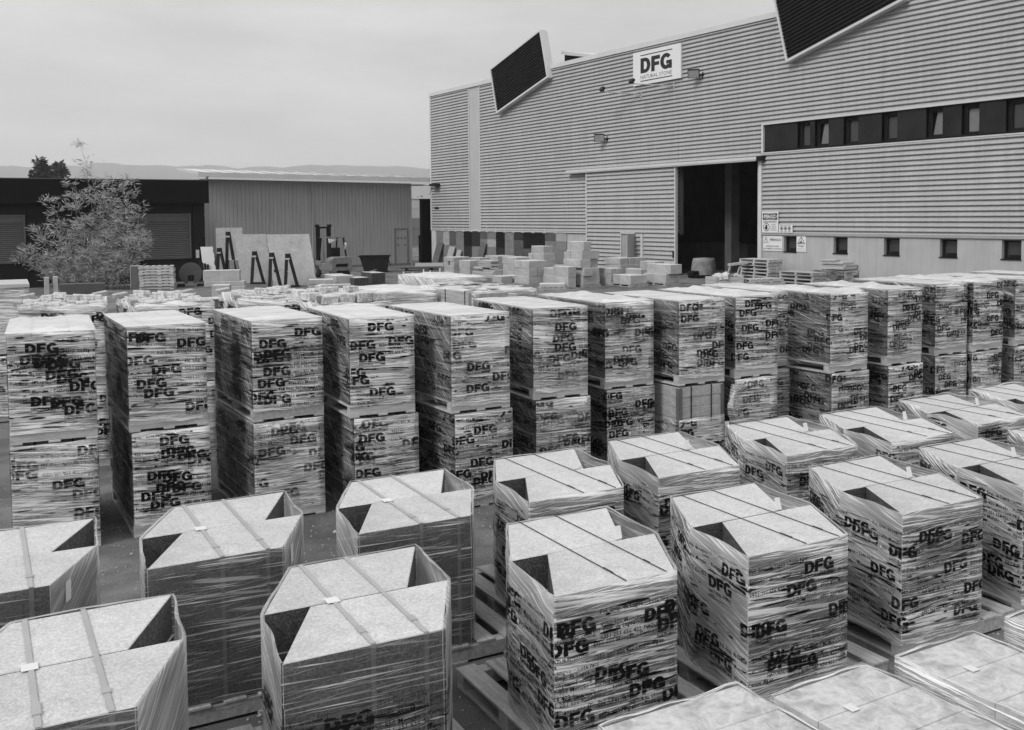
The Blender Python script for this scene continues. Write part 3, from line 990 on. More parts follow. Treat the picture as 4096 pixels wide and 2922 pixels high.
def spot(name, label, x, z, yaw, pitch):
    t = thing(name, label, 'floodlight', (-5.23, 66.13, 0), FAZ, 'floodlights on the warehouse wall')
    T = Matrix.Translation((x, -.42, z)) @ Matrix.Rotation(RAD(yaw), 4, 'Z') @ Matrix.Rotation(RAD(pitch), 4, 'X')
    b = MB(); b.box(-.25, .25, -.06, .06, -.19, .19, T=T); b.box(-.19, .19, .06, .13, -.12, .12, T=T)
    for i in range(6):
        b.box(-.17 + i * .06, -.15 + i * .06, .13, .17, -.1, .1, T=T)
    b.build('housing', 'lamp_black', t)
    b = MB(); b.box(-.225, .225, -.072, -.058, -.165, .165, T=T); b.build('glass', 'lamp_glass', t)
    b = MB(); b.bar((x, -.30, z - .05), (x + .22, -.05, z - .08), .05, .05); b.bar((x + .22, -.07, z - .2), (x + .22, -.07, z + .06), .1, .03); b.build('bracket', 'lamp_black', t)
spot('floodlight', 'black floodlight with pale glass on the wall left above the sliding door', 18.9, 6.78, 52, 24)
spot('floodlight', 'black floodlight with pale glass right of the company sign', 25.75, 9.08, 40, 30)
def arm_lamp(label, x0, z0, x1, z1):
    t = thing('sign_lamp', label, 'sign lamp', (-5.23, 66.13, 0), FAZ, 'lamps on arms below the company sign')
    b = MB(); b.tube((x1, -.06, z1), (x0, -1.15, z0), .025, n=6); b.tube((x1, -.06, z1 - .15), (x1 - .2, -.5, (z1 + z0) / 2 - .06), .015, n=6); b.box(x1 - .05, x1 + .05, -.08, -.05, z1 - .2, z1 + .16); b.build('arm', 'galv', t)
    T = Matrix.Translation((x0, -1.2, z0 + .12)) @ Matrix.Rotation(RAD(-35), 4, 'X')
    b = MB(); b.box(-.13, .13, -.06, .06, -.10, .10, T=T); b.bar((x0 - .1, -1.2, z0), (x0 - .1, -1.2, z0 + .15), .02, .02); b.build('housing', 'lamp_black', t)
    b = MB(); b.box(-.04, .04, .06, .07, -.04, .04, T=T); b.build('glass', 'sign_white', t)
arm_lamp('small black lamp on a bracket arm at the lower left of the company sign', 20.2, 8.86, 21.75, 8.62)
arm_lamp('small black lamp on a bracket arm at the lower edge of the company sign', 22.45, 8.98, 24.05, 8.76)

# warning signs by the door
def wsign(label, x0, x1, z0, z1, y=-.12):
    t = thing('warning_sign', label, 'warning sign', (-5.23, 66.13, 0), FAZ)
    part_box('board', 'sign_white', x0, x1, y, y + .02, z0, z1, t)
    return t
t = wsign('tall white warning sign with a black oval and a stop hand beside the door', 29.52, 30.40, 2.20, 3.04)
b = MB()
b.box(29.57, 30.35, -.126, -.122, 2.72, 2.98)
b.build('band', 'black', t)
b = MB()
cx_, cz_ = 29.96, 2.85
ring = [(cx_ + .38 * math.cos(RAD(a)), -.129, cz_ + .115 * math.sin(RAD(a))) for a in range(0, 360, 15)]
ring2 = [(cx_ + .355 * math.cos(RAD(a)), -.131, cz_ + .10 * math.sin(RAD(a))) for a in range(0, 360, 15)]
b.face(ring, 0); b.face(ring2, 1)
b.build('oval', ['sign_white', 'letter_gray'], t)
text_part('lettering', 'PERIGO', cx_, 2.79, .115, -.134, 'sign_white', t, 0.03, .60, True)
text_part('lettering', '\u00c1REA RESTRITA', cx_, 2.60, .075, -.124, 'black', t, 0.01, .72, True)
for i, l in enumerate(['ENTRADA', 'SOMENTE', 'DE PESSOAS', 'AUTORIZADAS']):
    text_part('lettering', l, 30.15, 2.51 - i * .075, .038, -.124, 'letter_gray', t, 0.0, (.24, .24, .3, .34)[i], True)
b = MB()
disc = [(29.77 + .17 * math.cos(RAD(a)), -.124, 2.42 + .165 * math.sin(RAD(a))) for a in range(0, 360, 15)]
disc2 = [(29.77 + .145 * math.cos(RAD(a)), -.126, 2.42 + .14 * math.sin(RAD(a))) for a in range(0, 360, 15)]
b.face(disc, 0); b.face(disc2, 1)
b.box(29.72, 29.83, -.131, -.128, 2.32, 2.42, 0)
for i, h in enumerate((.09, .11, .11, .09)):
    b.box(29.722 + i * .028, 29.742 + i * .028, -.131, -.128, 2.415, 2.415 + h, 0)
b.bar((29.72, -.13, 2.36), (29.675, -.13, 2.43), .03, .004, 0, (0, 1, 0))
b.build('stop_hand', ['black', 'sign_white'], t)
t = wsign('small white sign with three round pictograms beside the tall warning sign', 30.44, 31.15, 2.20, 2.52)
b = MB()
for i in range(3):
    cx2 = 30.59 + i * .20
    for r, mm, yy in ((.085, 0, -.124), (.068, 1, -.126)):
        b.face([(cx2 + r * math.cos(RAD(a)), yy, 2.38 + r * 1.1 * math.sin(RAD(a))) for a in range(0, 360, 20)], mm)
    b.face([(cx2 + .045 * math.cos(RAD(a)), -.128, 2.375 + .05 * math.sin(RAD(a))) for a in range(0, 360, 30)], 0)
    b.box(cx2 - .07, cx2 + .07, -.125, -.122, 2.225, 2.265, 2)
b.build('pictogram', ['letter_gray', 'sign_white', 'galv'], t)
b = MB(); b.box(30.5, 31.05, -.125, -.122, 2.485, 2.492); b.build('rule', 'letter_gray', t)
t = wsign('wide pale warning sign with a triangle left of the first square window', 29.52, 30.56, 1.46, 2.07, -.05)
def tri(b, cx, z0, w, h, y, m0, m1, th=.028):
    b.face([(cx - w / 2, y, z0), (cx + w / 2, y, z0), (cx, y, z0 + h)], m0)
    b.face([(cx - w / 2 + th * 1.7, y - .002, z0 + th), (cx + w / 2 - th * 1.7, y - .002, z0 + th), (cx, y - .002, z0 + h - th * 2)], m1)
b = MB(); tri(b, 29.68, 1.78, .28, .27, -.054, 1, 0, .012); b.box(29.668, 29.692, -.060, -.058, 1.87, 1.98, 1); b.box(29.668, 29.692, -.060, -.058, 1.82, 1.845, 1); b.build('triangle', ['sign_white', 'black'], t)
text_part('lettering', 'PERIGO', 30.2, 1.86, .10, -.054, 'black', t, 0.015, .58, True)
text_part('lettering', 'ENTRADA E SA\u00cdDA', 30.04, 1.62, .055, -.054, 'letter_gray', t, 0.01, .70, True)
text_part('lettering', 'DE CAMI\u00d5ES E VIATURAS', 30.04, 1.52, .055, -.054, 'letter_gray', t, 0.01, .98, True)
t = wsign('white forklift warning sign with a black triangle right of the first square window', 31.30, 31.78, 1.46, 2.09, -.05)
b = MB(); tri(b, 31.54, 1.77, .42, .29, -.054, 1, 0, .022)
b.box(31.46, 31.60, -.060, -.058, 1.82, 1.86, 1); b.box(31.53, 31.555, -.060, -.058, 1.86, 1.94, 1); b.bar((31.42, -.059, 1.81), (31.66, -.059, 1.83), .016, .002, 1, (0, 1, 0)); b.build('triangle', ['sign_white', 'black'], t)
text_part('lettering', 'Perigo', 31.54, 1.66, .07, -.054, 'letter_gray', t, 0.01, .30, True)
text_part('lettering', 'empilhadores', 31.54, 1.57, .045, -.054, 'galv', t, 0.0, .40, True)
text_part('lettering', 'em circula\u00e7\u00e3o', 31.54, 1.50, .045, -.054, 'galv', t, 0.0, .40, True)
# lamp arm at the far corner
t = thing('wall_lamp', 'thin arm with dark lamp head at the far left corner of the warehouse', 'lamp', (-5.23, 66.13, 0), FAZ)
b = MB(); b.tube((1.0, -.1, 4.99), (-1.6, -.7, 5.06), .05, n=6); b.build('arm', 'galv', t)
b = MB(); b.box(.6, 1.35, -.5, -.08, 4.93, 5.08); b.build('head', 'lamp_black', t)
b = MB()
for i in range(7):
    b.tube((.2 - i * .05, -.12, 4.9 - .5 * math.sin(i / 7 * 1.5)), (.2 - (i + 1) * .05, -.12, 4.9 - .5 * math.sin((i + 1) / 7 * 1.5)), .012, n=5)
b.build('cable', 'lamp_black', t)
part_box('wall_vent', 'frame_dark', .55, 1.05, -.1, -.05, 3.45, 3.58)

# ------------------------------------------------------------------ grey shed at the back (x along its front, y behind)
SAZ = RAD(31.81)
SH = thing('shed', 'grey panelled metal shed with a low pitched pale roof behind the forklift', 'shed', (-6.65, 66.59, 0), SAZ)
b = MB()
nseg = 56
for i in range(nseg):      # shallow vertical panel ribs
    x0 = -13.8 + 13.8 * i / nseg
    x1 = -13.8 + 13.8 * (i + 1) / nseg
    def top(x): return 5.15 - .011 * x
    xm = x0 + (x1 - x0) * .88
    b.face([(x0, 0, -.5), (xm, 0, -.5), (xm, 0, top(xm)), (x0, 0, top(x0))])
    b.face([(xm, 0, -.5), (x1 - .01, .02, -.5), (x1 - .01, .02, top(x1)), (xm, 0, top(xm))])
    b.face([(x1 - .01, .02, -.5), (x1, 0, -.5), (x1, 0, top(x1)), (x1 - .01, .02, top(x1))])
b.box(-13.8, 0, .05, .15, -.5, 5.12)
b.box(-.12, 0.0, .15, 4.5, -.5, 5.12)
b.box(-13.8, -13.68, .15, 4.5, -.5, 5.12)
b.build('wall', 'shed_wall', SH)
b = MB()
zl, zr_ = 5.56, 5.40
b.poly([(-14.0, -.75, zl), (1.0, -.75, zr_), (1.0, 4.6, zr_ + .40), (-14.0, 4.6, zl + .46), (-14.0, -.75, zl + .10), (1.0, -.75, zr_ + .10), (1.0, 4.6, zr_ + .50), (-14.0, 4.6, zl + .56)],
       [(0, 3, 2, 1), (4, 5, 6, 7), (0, 1, 5, 4), (1, 2, 6, 5), (2, 3, 7, 6), (3, 0, 4, 7)])
ro = b.build('roof', 'roof', SH)
for i in range(14):
    x = -13.9 + i * 1.12
    z = zl + (zr_ - zl) * (x + 15.6) / 16.6
    b = MB()
    b.bar((x, -.72, z + .12), (x, 4.5, z + .55), .07, .06)
    b.box(x - .1, x + .1, -.79, -.72, z + .06, z + .14)
    b.build('roof_seam', 'trim_gray', ro)
b = MB(); b.bar((-14.1, -.82, zl - .02), (1.05, -.82, zr_ - .02), .14, .26); b.build('gutter', 'trim', SH)
b = MB(); b.bar((-13.9, -.38, zl - .10), (.6, -.38, zr_ - .10), .70, .03); b.build('soffit', 'soffit', SH)
b = MB(); b.tube((-6.9, -.07, -.3), (-6.9, -.07, 5.2), .06, n=8); b.build('downpipe', 'trim_gray', SH)
b = MB(); b.tube((-13.7, -.07, 2.5), (-13.7, -.07, 4.8), .06, n=8); b.tube((-13.7, -.07, 4.8), (-13.5, -.75, 5.45), .06, n=8); b.build('downpipe', 'trim', SH)
b = MB()
b.box(-1.24, -1.16, -.05, .0, -.3, 2.2); b.box(-.34, -.26, -.05, .0, -.3, 2.2); b.box(-1.16, -.34, -.05, .0, 2.12, 2.2); b.build('door_frame', 'soffit', SH)
b = MB(); b.box(-1.15, -.35, -.025, -.004, -.3, 2.11); dr = b.build('door', 'shed_wall', SH)
for i in range(5):
    x = (-1.0, -.75, -.5, -1.0, -.5)[i]; z = (1.55, 1.55, 1.55, 1.1, 1.1)[i]
    b = MB(); b.face([(x - .09, -.03, z), (x, -.03, z - .1), (x + .09, -.03, z), (x, -.03, z + .1)]); b.build('door_mark', 'soffit', dr)
b = MB(); b.box(-.09, .02, -.04, .0, -.5, 5.14); b.build('corner_trim', 'trim_gray', SH)
b = MB(); b.box(-13.8, 0, -.03, .0, -.5, -.1); b.build('plinth', 'soffit', SH)

# ------------------------------------------------------------------ low dark building on the left (x along its front from its right-hand corner)
k_ = 52.0 / 45.0
DB = thing('dark_building', 'low dark stone-clad building with black fascia and roller shutters at left', 'building', (-15.89, 52.0, 0), SAZ)
def zz(z): return 3 + (z - 3) * k_
panels = [(-16, -12.6), (-12.6, -9.6), (-9.6, -8.35), (-8.35, -5.9), (-5.9, -3.5), (-3.5, -.62), (-.62, -.0)]
# granite cladding slabs with open joints, three courses
courses = [(-.5, zz(1.25)), (zz(1.26), zz(2.22)), (zz(2.23), zz(3.17)), (zz(3.18), zz(3.7))]
win = [(-12.0, -8.43), (-3.36, -.73)]
b = MB(); b.box(-16, -.03, .07, .3, -.5, 4.9); b.box(-.1, 0, .3, 9, -.5, 4.8); b.build('wall', 'dark_wall', DB)
for x0, x1 in panels:
    for z0, z1 in courses:
        inwin = any(x0 < w1 and x1 > w0 for w0, w1 in win) and z0 > .8 and z1 < zz(3.18)
        if inwin:
            for w0, w1 in win:
                if x0 < w1 and x1 > w0:
                    if w0 - x0 > .1:
                        part_box('cladding_slab', 'dark_wall', x0 + .01, w0 - .01, .0, .068, z0, z1, DB)
                    if x1 - w1 > .1:
                        part_box('cladding_slab', 'dark_wall', w1 + .01, x1 - .01, .0, .068, z0, z1, DB)
        else:
            part_box('cladding_slab', 'dark_wall', x0 + .008, x1 - .008, .0, .068, z0, z1 - .012, DB)
b = MB()
b.box(-16, .12, -.45, 8.5, zz(3.66), zz(4.66)); b.build('fascia', 'dark_fascia', DB)
b = MB(); b.box(-16, .13, -.46, 8.5, zz(4.66), zz(4.66) + .04); b.build('coping', 'shutter_frame', DB)
for w0, w1 in win:
    f = MB()
    z0, z1 = zz(1.27), zz(3.13)
    f.box(w0, w1, -.05, .06, z0 - .07, z0); f.box(w0, w1, -.05, .06, z1, z1 + .08); f.box(w0, w0 + .09, -.05, .06, z0, z1); f.box(w1 - .09, w1, -.05, .06, z0, z1)
    wo = f.build('shutter_window', 'shutter_frame', DB)
    n = 20
    for i in range(n):
        za = z0 + (z1 - .28 - z0) * i / n
        zb_ = z0 + (z1 - .28 - z0) * (i + 1) / n
        s_ = MB()
        s_.poly([(w0 + .1, .02, za), (w1 - .1, .02, za), (w1 - .1, -.005, za + .03), (w0 + .1, -.005, za + .03), (w1 - .1, .03, zb_ - .008), (w0 + .1, .03, zb_ - .008)], [(0, 1, 2, 3), (3, 2, 4, 5)])
        s_.build('slat', 'shutter', wo)
    b = MB(); b.box(w0 + .09, w1 - .09, .0, .05, z1 - .28, z1); b.build('shutter_box', 'shutter_frame', wo)
b = MB(); b.box(-.50, -.34, -.03, 0, zz(1.22), zz(1.58)); mbx = b.build('meter_box', 'sign_white', DB)
b = MB(); b.box(-.48, -.36, -.035, -.03, zz(1.40), zz(1.42)); b.build('slot', 'galv', mbx)

# ------------------------------------------------------------------ gap between shed and warehouse
t = thing('far_building', 'distant pale panelled building seen through the gap beside the shed', 'building', (-12.0, 108.0, 0), RAD(8))
for i in range(4):
    for j in range(5):
        bb_ = MB()
        bb_.box(i * 2.4 + .02, i * 2.4 + 2.38, 0, .3, -.4 + j * 1.05, .62 + j * 1.05)
        low = j < 3 and i < 2
        bb_.build('facade_panel', 'far_dark' if low else 'far_panel', t)
bb_ = MB(); bb_.box(0, 9.6, .3, 8, -.4, 4.86); bb_.build('wall', 'far_dark', t)
bb_ = MB(); bb_.box(-.1, 9.7, -.1, 8, 4.86, 4.98); bb_.build('coping', 'trim', t)
bb_ = MB(); bb_.box(5.0, 8.2, -.05, 0, .2, 1.9); bb_.build('pale_panel', 'sign_white', t)
t = thing('dark_post', 'tall black panel standing beside the right end of the shed', 'panel', (-6.0, 69.0, 0), SAZ)
bb_ = MB(); bb_.box(-.2, 1.0, 0, .3, -.4, 4.1); bb_.build('board', 'dark_fascia', t)
bb_ = MB(); bb_.box(-.22, 1.02, -.03, .33, 4.1, 4.16); bb_.build('cap', 'frame_dark', t)
t = thing('low_wall', 'low dark stained wall between the shed and the warehouse', 'wall', (-6.6, 71.0, 0), RAD(6))
for i in range(5):
    bb_ = MB(); bb_.box(i * 1.3, i * 1.3 + 1.285, 0, .2, -.4, 1.55); bb_.build('wall_panel', 'low_wall', t)
bb_ = MB(); bb_.box(-.05, 6.6, -.05, .25, 1.55, 1.62); bb_.build('coping', 'frame_dark', t)

# ------------------------------------------------------------------ trees, bamboo
def leaf_cloud(n, fn, L, W, mat, name, parent, droop=0.2, seed=1):
    r = np.random.RandomState(seed)
    V = np.zeros((n * 4, 3)); T = np.zeros((n * 2, 3), int)
    for i in range(n):
        c, d = fn(r)
        d = Vector(d) + Vector((r.normal() * .5, r.normal() * .5, -droop + r.normal() * .4))
        d.normalize()
        s_ = d.cross(Vector((r.normal(), r.normal(), r.normal()))).normalized()
        l = L * r.uniform(.6, 1.3); w = W * r.uniform(.7, 1.2)
        c = Vector(c)
        p = [c, c + d * l * .45 + s_ * w / 2, c + d * l, c + d * l * .45 - s_ * w / 2]
        for j in range(4):
            V[i * 4 + j] = p[j]
        T[i * 2] = (i * 4, i * 4 + 1, i * 4 + 2); T[i * 2 + 1] = (i * 4, i * 4 + 2, i * 4 + 3)
    return obj(name, mesh_np(name, V, T, None, mat), parent)

def bamboo():
    t = thing('bamboo', 'big feathery bamboo clump in front of the dark building', 'bamboo', (-19.3, 46.6, gz(-19, 46)))
    r = random.Random(5)
    tips = []
    culms = [(.05, 0, 5.6, -.05), (.1, -.1, 7.05, -.6), (.9, .1, 5.3, 1.65), (-.6, 0, 5.2, -1.05), (.4, .2, 5.3, .75), (-1.0, .1, 4.3, -2.1), (.8, -.1, 4.9, 1.15), (1.2, .1, 4.0, 2.0), (.1, .3, 4.4, .3),
             (-.4, -.3, 4.5, -.7), (.8, -.3, 3.7, 1.5), (-1.3, -.1, 2.9, -2.6), (-1.5, -.2, 2.0, -3.2), (1.4, -.2, 2.6, 2.4), (-.2, -.5, 3.4, -.3), (.5, -.6, 3.0, .8), (-.9, -.5, 3.2, -1.6), (1.1, -.5, 2.4, 1.8), (0, -.7, 2.2, .1), (-1.7, .2, 1.5, -3.9),
             (-.6, -.7, 2.0, -1.0), (.9, -.7, 1.8, 1.4), (-1.1, -.6, 1.6, -2.0)]
    for x, y, h, dx in culms:
        b = MB()
        n = 8
        pts = []
        for i in range(n + 1):
            q = i / n
            pts.append((x + (dx - x) * q ** 1.7 + .03 * r.uniform(-1, 1), y + (r.uniform(-.4, .4)) * q * q, h * q * (1 - .06 * q)))
        for i in range(n):
            b.tube(pts[i], pts[i + 1], .02 * (1 - i / n) + .004, .02 * (1 - (i + 1) / n) + .004, 5, cap=False)
        # side twigs
        for i in range(1, n + 1):
            for j in range(6):
                a = r.uniform(0, 2 * math.pi)
                ln = (.75 - .5 * i / n) * r.uniform(.7, 1.4)
                p0 = Vector(pts[i]); p1 = p0 + Vector((math.cos(a) * ln, math.sin(a) * ln * .8, r.uniform(-.15, .7) * ln))
                b.tube(p0, p1, .005, .002, 3, cap=False)
                dens = 2.0 if i > 4 and h > 6 else 1.0
                tips.append((p0, p1, dens))
        b.build('culm', 'culm', t)
    def fn(rr):
        p0, p1, dn = tips[rr.randint(len(tips))]
        while rr.uniform() > 1.0 / dn:
            p0, p1, dn = tips[rr.randint(len(tips))]
        q = rr.uniform(.2, 1.08)
        c = p0.lerp(p1, q) + Vector((rr.normal() * .09, rr.normal() * .09, rr.normal() * .09))
        return c, (p1 - p0).normalized()
    leaf_cloud(10500, fn, .29, .038, 'bamboo_leaf', 'foliage', t, .05, 3)
bamboo()

def tree(name, label, loc, h, crowns, seed, nl):
    t = thing(name, label, 'tree', loc)
    b = MB()
    b.tube((0, 0, -.5), (0, 0, h * .55), .028 * h, .016 * h, 8)
    for cx, cz, rx, rz_ in crowns:
        b.tube((0, 0, h * .45), (cx, 0, cz), .012 * h, .004 * h, 6)
    b.build('trunk', 'bark', t)
    cl = []
    rr = random.Random(seed)
    for cx, cz, rx, rz_ in crowns:
        for i in range(22):
            a = rr.uniform(0, 6.28); e = rr.uniform(-1, 1); q = rr.uniform(.5, 1.0)
            cl.append((cx + rx * q * math.cos(a) * math.sqrt(1 - e * e), rx * q * math.sin(a) * math.sqrt(1 - e * e), cz + rz_ * q * e, rr.uniform(.16, .34) * rx))
    def fn(r_):
        c = cl[r_.randint(len(cl))]
        d = np.array([r_.normal(), r_.normal(), r_.normal()]); d /= np.linalg.norm(d)
        p = np.array(c[:3]) + d * c[3] * r_.uniform(.5, 1.0)
        return p, d
    leaf_cloud(nl, fn, .05 * h, .022 * h, 'tree_leaf', 'crown', t, .3, seed)
tree('eucalyptus_tree', 'dark loose-crowned tree rising behind the dark building', (-59.0, 128.0, -.3), 11.0, [(-.9, 9.4, 1.1, 1.7), (1.3, 9.0, 1.35, 1.8), (-2.4, 7.2, .8, .7), (1.6, 7.2, 1.1, 1.1), (0, 6.4, 1.8, 1.2)], 4, 6500)
tree('dark_tree', 'dark round tree behind the gap between shed and warehouse', (-13.6, 128.0, -.3), 6.6, [(-.5, 4.6, 1.7, 1.5), (1.6, 4.2, 1.6, 1.3), (-2.5, 4.3, 1.6, 1.2), (0.5, 3.0, 2.2, 1.4)], 9, 5000)

# ------------------------------------------------------------------ wooden pallets
_bd = {}
def board_mesh(w, l, t, mat, key):
    k = (round(w, 3), round(l, 3), t, mat, key)
    if k not in _bd:
        b = MB(); b.box(-w / 2, w / 2, -l / 2, l / 2, 0, t)
        _bd[k] = b.mesh('deck_board', mat, bevel=.003)
    return _bd[k]

def pallet_parts(parent, x0, x1, y0, y1, h=.13, nb=6, mat='wood', name='wooden_pallet', z=0.0, seed=0):
    """stringers run along x, deck boards along y"""
    r = random.Random(seed)
    b = MB()
    t = .02
    yy = [y0 + .05, (y0 + y1) / 2, y1 - .05]
    for y in yy:
        b.box(x0, x1, y - .045, y + .045, z + t, z + h - t)
    st = b.build(name, mat, parent)
    w = (x1 - x0) / nb * .70
    for i in range(nb):
        x = x0 + w / 2 + (x1 - x0 - w) * i / (nb - 1)
        o = obj('deck_board', board_mesh(w, y1 - y0, t, mat, r.randint(0, 1)), st, (x + r.uniform(-.008, .008), (y0 + y1) / 2 + r.uniform(-.01, .01), z + h - t))
    for i in (0, nb // 2, nb - 1):
        x = x0 + w / 2 + (x1 - x0 - w) * i / (nb - 1)
        obj('base_board', board_mesh(w, y1 - y0, t, mat, 2), st, (x, (y0 + y1) / 2, z))
    return st

PAZ = RAD(28.3)
E1 = Vector((math.cos(PAZ), math.sin(PAZ), 0)); E2 = Vector((-math.sin(PAZ), math.cos(PAZ), 0))
ORD = ['first', 'second', 'third', 'fourth', 'fifth', 'sixth', 'seventh', 'eighth', 'ninth', 'tenth', 'eleventh', 'twelfth', 'thirteenth', 'fourteenth', 'fifteenth', 'sixteenth']

# ------------------------------------------------------------------ low loads of mitred granite slabs (two columns of slanted slabs, film stretched across the corner pockets)
BLs, BRs = (0, 0), (.768, 0)
SLANT_B = [(0, 0), (-.305, -.600), (.474, -.600), (.768, 0)]
SLANT_F = [(-.063, -.610), (-.368, -1.20), (.421, -1.20), (.716, -.610)]
HEX = [(-.368, -1.20), (.421, -1.20), (.716, -.605), (.768, 0), (0, 0), (-.305, -.605)]
def slab_me(poly, h, key):
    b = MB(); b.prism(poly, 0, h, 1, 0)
    me = b.mesh('slab', ['stone_top', 'stone_side'], bevel=.004)
    return me
NC = 4
SL_H = (1.0 - .13) / NC
slabB = [slab_me(SLANT_B, SL_H - .003, i) for i in range(2)]
slabF = [slab_me(SLANT_F, SL_H - .003, i) for i in range(2)]

def mitre_load(label, ex, ey, style, seed, ztop=1.0, rot=0.0):
    r = random.Random(seed)
    p = E1 * ex + E2 * ey
    t = thing('slab_load', label, 'stone load', (p.x, p.y, 0), PAZ + RAD(rot), 'low wrapped loads of mitred granite slabs')
    pallet_parts(t, -.37, .79, -1.22, .02, .13, 6, 'wood', seed=seed)
    for c in range(NC):
        for me in (slabB[c % 2], slabF[c % 2]):
            obj('slab', me, t, (r.uniform(-.004, .004), r.uniform(-.004, .004), .13 + c * SL_H))
    heavy = style in ('print', 'puff')
    sk = [0, .0, 0, 0, .25, .2] if heavy else [0, -.6, -.8, 0, .3, .25]
    s = Shell(HEX, .09, 1.0, seed * 1.37, amp=.008 if heavy else .005, grow=.012, skew=sk, pinch=.012 if heavy else .006, pockets=(2, 5), chord=(2, 5) if heavy else (1, 2, 4, 5))
    mat = {'clear': 'film_clear', 'print': 'film_mid', 'puff': 'film_mid', 'half': 'film_clear'}[style]
    obj('film', s.mesh(mat, lip=.05 if style == 'puff' else .022, ruffle=.035 if style == 'puff' else .010), t)
    L4, L5 = s.L[4], s.L[5]
    if heavy or style == 'half':
        bands = [.78, .66, .50, .36, .27] if heavy else [.55, .46, .34, .24]
        if style == 'puff':
            bands = [.82, .72, .55, .4, .28]
        bands = [q + r.uniform(-.03, .03) for q in bands]
        me = s.print_mesh(bands, r, w=.24, address=True, u_from=-(L4 + L5), u_to=s.L[0] + s.L[1] * .6, mat='ink')
        if me:
            obj('printed_lettering', me, t)
    light = style in ('clear', 'half')
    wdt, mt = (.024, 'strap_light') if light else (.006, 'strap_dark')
    for x in (.085 if not light else .06, .36 if not light else .33):
        b = MB()
        b.box(x - wdt / 2, x + wdt / 2, -1.205, .006, 1.001, 1.004)
        so = b.build('strap', mt, t)
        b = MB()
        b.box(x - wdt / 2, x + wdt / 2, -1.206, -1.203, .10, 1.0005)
        b.build('strap_drop', 'guard', so)  # drop toned darker than a light strap; its shade put into the colour
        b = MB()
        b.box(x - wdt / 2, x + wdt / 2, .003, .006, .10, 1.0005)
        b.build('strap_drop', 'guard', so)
        b = MB(); b.box(x - wdt * .7, x + wdt * .7, -1.02 - .08 * r.random(), -.985, 1.003, 1.008); b.build('clip', mt, so)
    b = MB()
    lx = .40 + r.uniform(-.05, .08)
    if light:
        lx = .02
        b.box(lx, lx + .07, -.64, -.565, 1.0045, 1.006)
    else:
        b.poly([(lx, -.60, 1.003), (lx + .05, -.595, 1.003), (lx + .055, -.575, 1.075), (lx + .005, -.58, 1.078), (lx, -.61, 1.003), (lx + .05, -.605, 1.003), (lx + .055, -.577, 1.075), (lx + .005, -.582, 1.078)],
               [(0, 1, 2, 3), (7, 6, 5, 4), (0, 4, 5, 1), (1, 5, 6, 2), (2, 6, 7, 3), (3, 7, 4, 0)])
    b.build('paper_label', 'paper', t)
    if seed in (20, 21):
        b = MB()
        q = [s.pos(s.L[0] + s.L[1] * f, z, .006) for f, z in ((.25, .83), (.36, .83), (.36, .95), (.25, .95))]
        b.face(q); b.build('delivery_note', 'paper', t)
    return t

FX = 2.0 / 1.9
rowC = [(-.104, 6.808, 'clear'), (1.115, 6.797, 'clear'), (2.335, 6.797, 'clear'), (3.532, 6.864, 'print'), (4.647, 6.937, 'print'), (5.916, 6.95, 'puff'), (6.98, 6.859, 'print'), (8.173, 6.962, 'puff'), (9.328, 7.031, 'puff'), (10.5, 7.0, 'print')]
rowD = [(.101, 5.206, 'clear'), (1.461, 5.287, 'half'), (2.844, 5.363, 'print'), (4.075, 5.334, 'print'), (5.458, 5.458, 'print'), (6.671, 5.468, 'print'), (7.86, 5.53, 'print')]
for i, (x, y, st) in enumerate(rowC):
    mitre_load('low wrapped load of mitred granite slabs, %s from left in row before tall stacks' % ORD[i], x * FX, y * FX, st, 20 + i, rot=random.uniform(-.5, .5))
for i, (x, y, st) in enumerate(rowD):
    mitre_load('low wrapped load of mitred granite slabs, %s from left in the front row' % ORD[i], x * FX, y * FX, st, 40 + i, rot=random.uniform(-.4, .4))

# ------------------------------------------------------------------ marbled slab loads in the right foreground
def marble_load(label, ex, ey, w, d, seed, rot=0.0):
    r = random.Random(seed)
    p = E1 * ex + E2 * ey
    H_ = .75
    t = thing('marble_load', label, 'stone load', (p.x, p.y, 0), PAZ + RAD(rot), 'wrapped loads of veined slabs in the foreground')
    pallet_parts(t, -.03, w + .03, -d - .02, .02, .13, 5, 'wood', seed=seed)
    half = .27
    nrow = int(round(d / half))
    for c in range(5):
        h = (H_ - .13) / 5
        for j in range(nrow):
            b = MB(); b.box(.0, w, -d + j * d / nrow + .002, -d + (j + 1) * d / nrow - .002, 0, h - .003)
            obj('slab', b.mesh('slab', 'marble', bevel=.003), t, (r.uniform(-.003, .003), 0, .13 + c * h))
    s = Shell([(0, -d), (w, -d), (w, 0), (0, 0)], .1, H_, seed, amp=.006)
    obj('film', s.mesh('film_mid', lip=.03, ruffle=.02), t)
    b = MB(); b.box(w * .3, w * .3 + .05, -half - .03, -half + .03, H_ + .001, H_ + .004); b.build('paper_label', 'paper', t)
    return t
fE = 2.25 / 2.0
marble_load('foreground load of veined stone slabs, leftmost of the three at the bottom edge', 2.10 * fE, 3.20 * fE, .70 * fE, 1.08, 71, 1.0)
marble_load('foreground load of veined stone slabs, middle one at the bottom right', 2.86 * fE, 3.06 * fE, .565 * fE, 1.08, 72, 2.2)
marble_load('foreground load of veined stone slabs, rightmost of the three, film rolled along its edge', 3.60 * fE, 3.06 * fE, .53 * fE, 1.08, 73, .8)
marble_load('foreground load of veined slabs cut by the right edge of the picture', 4.42 * fE, 3.10 * fE, .55 * fE, 1.08, 74, 0)

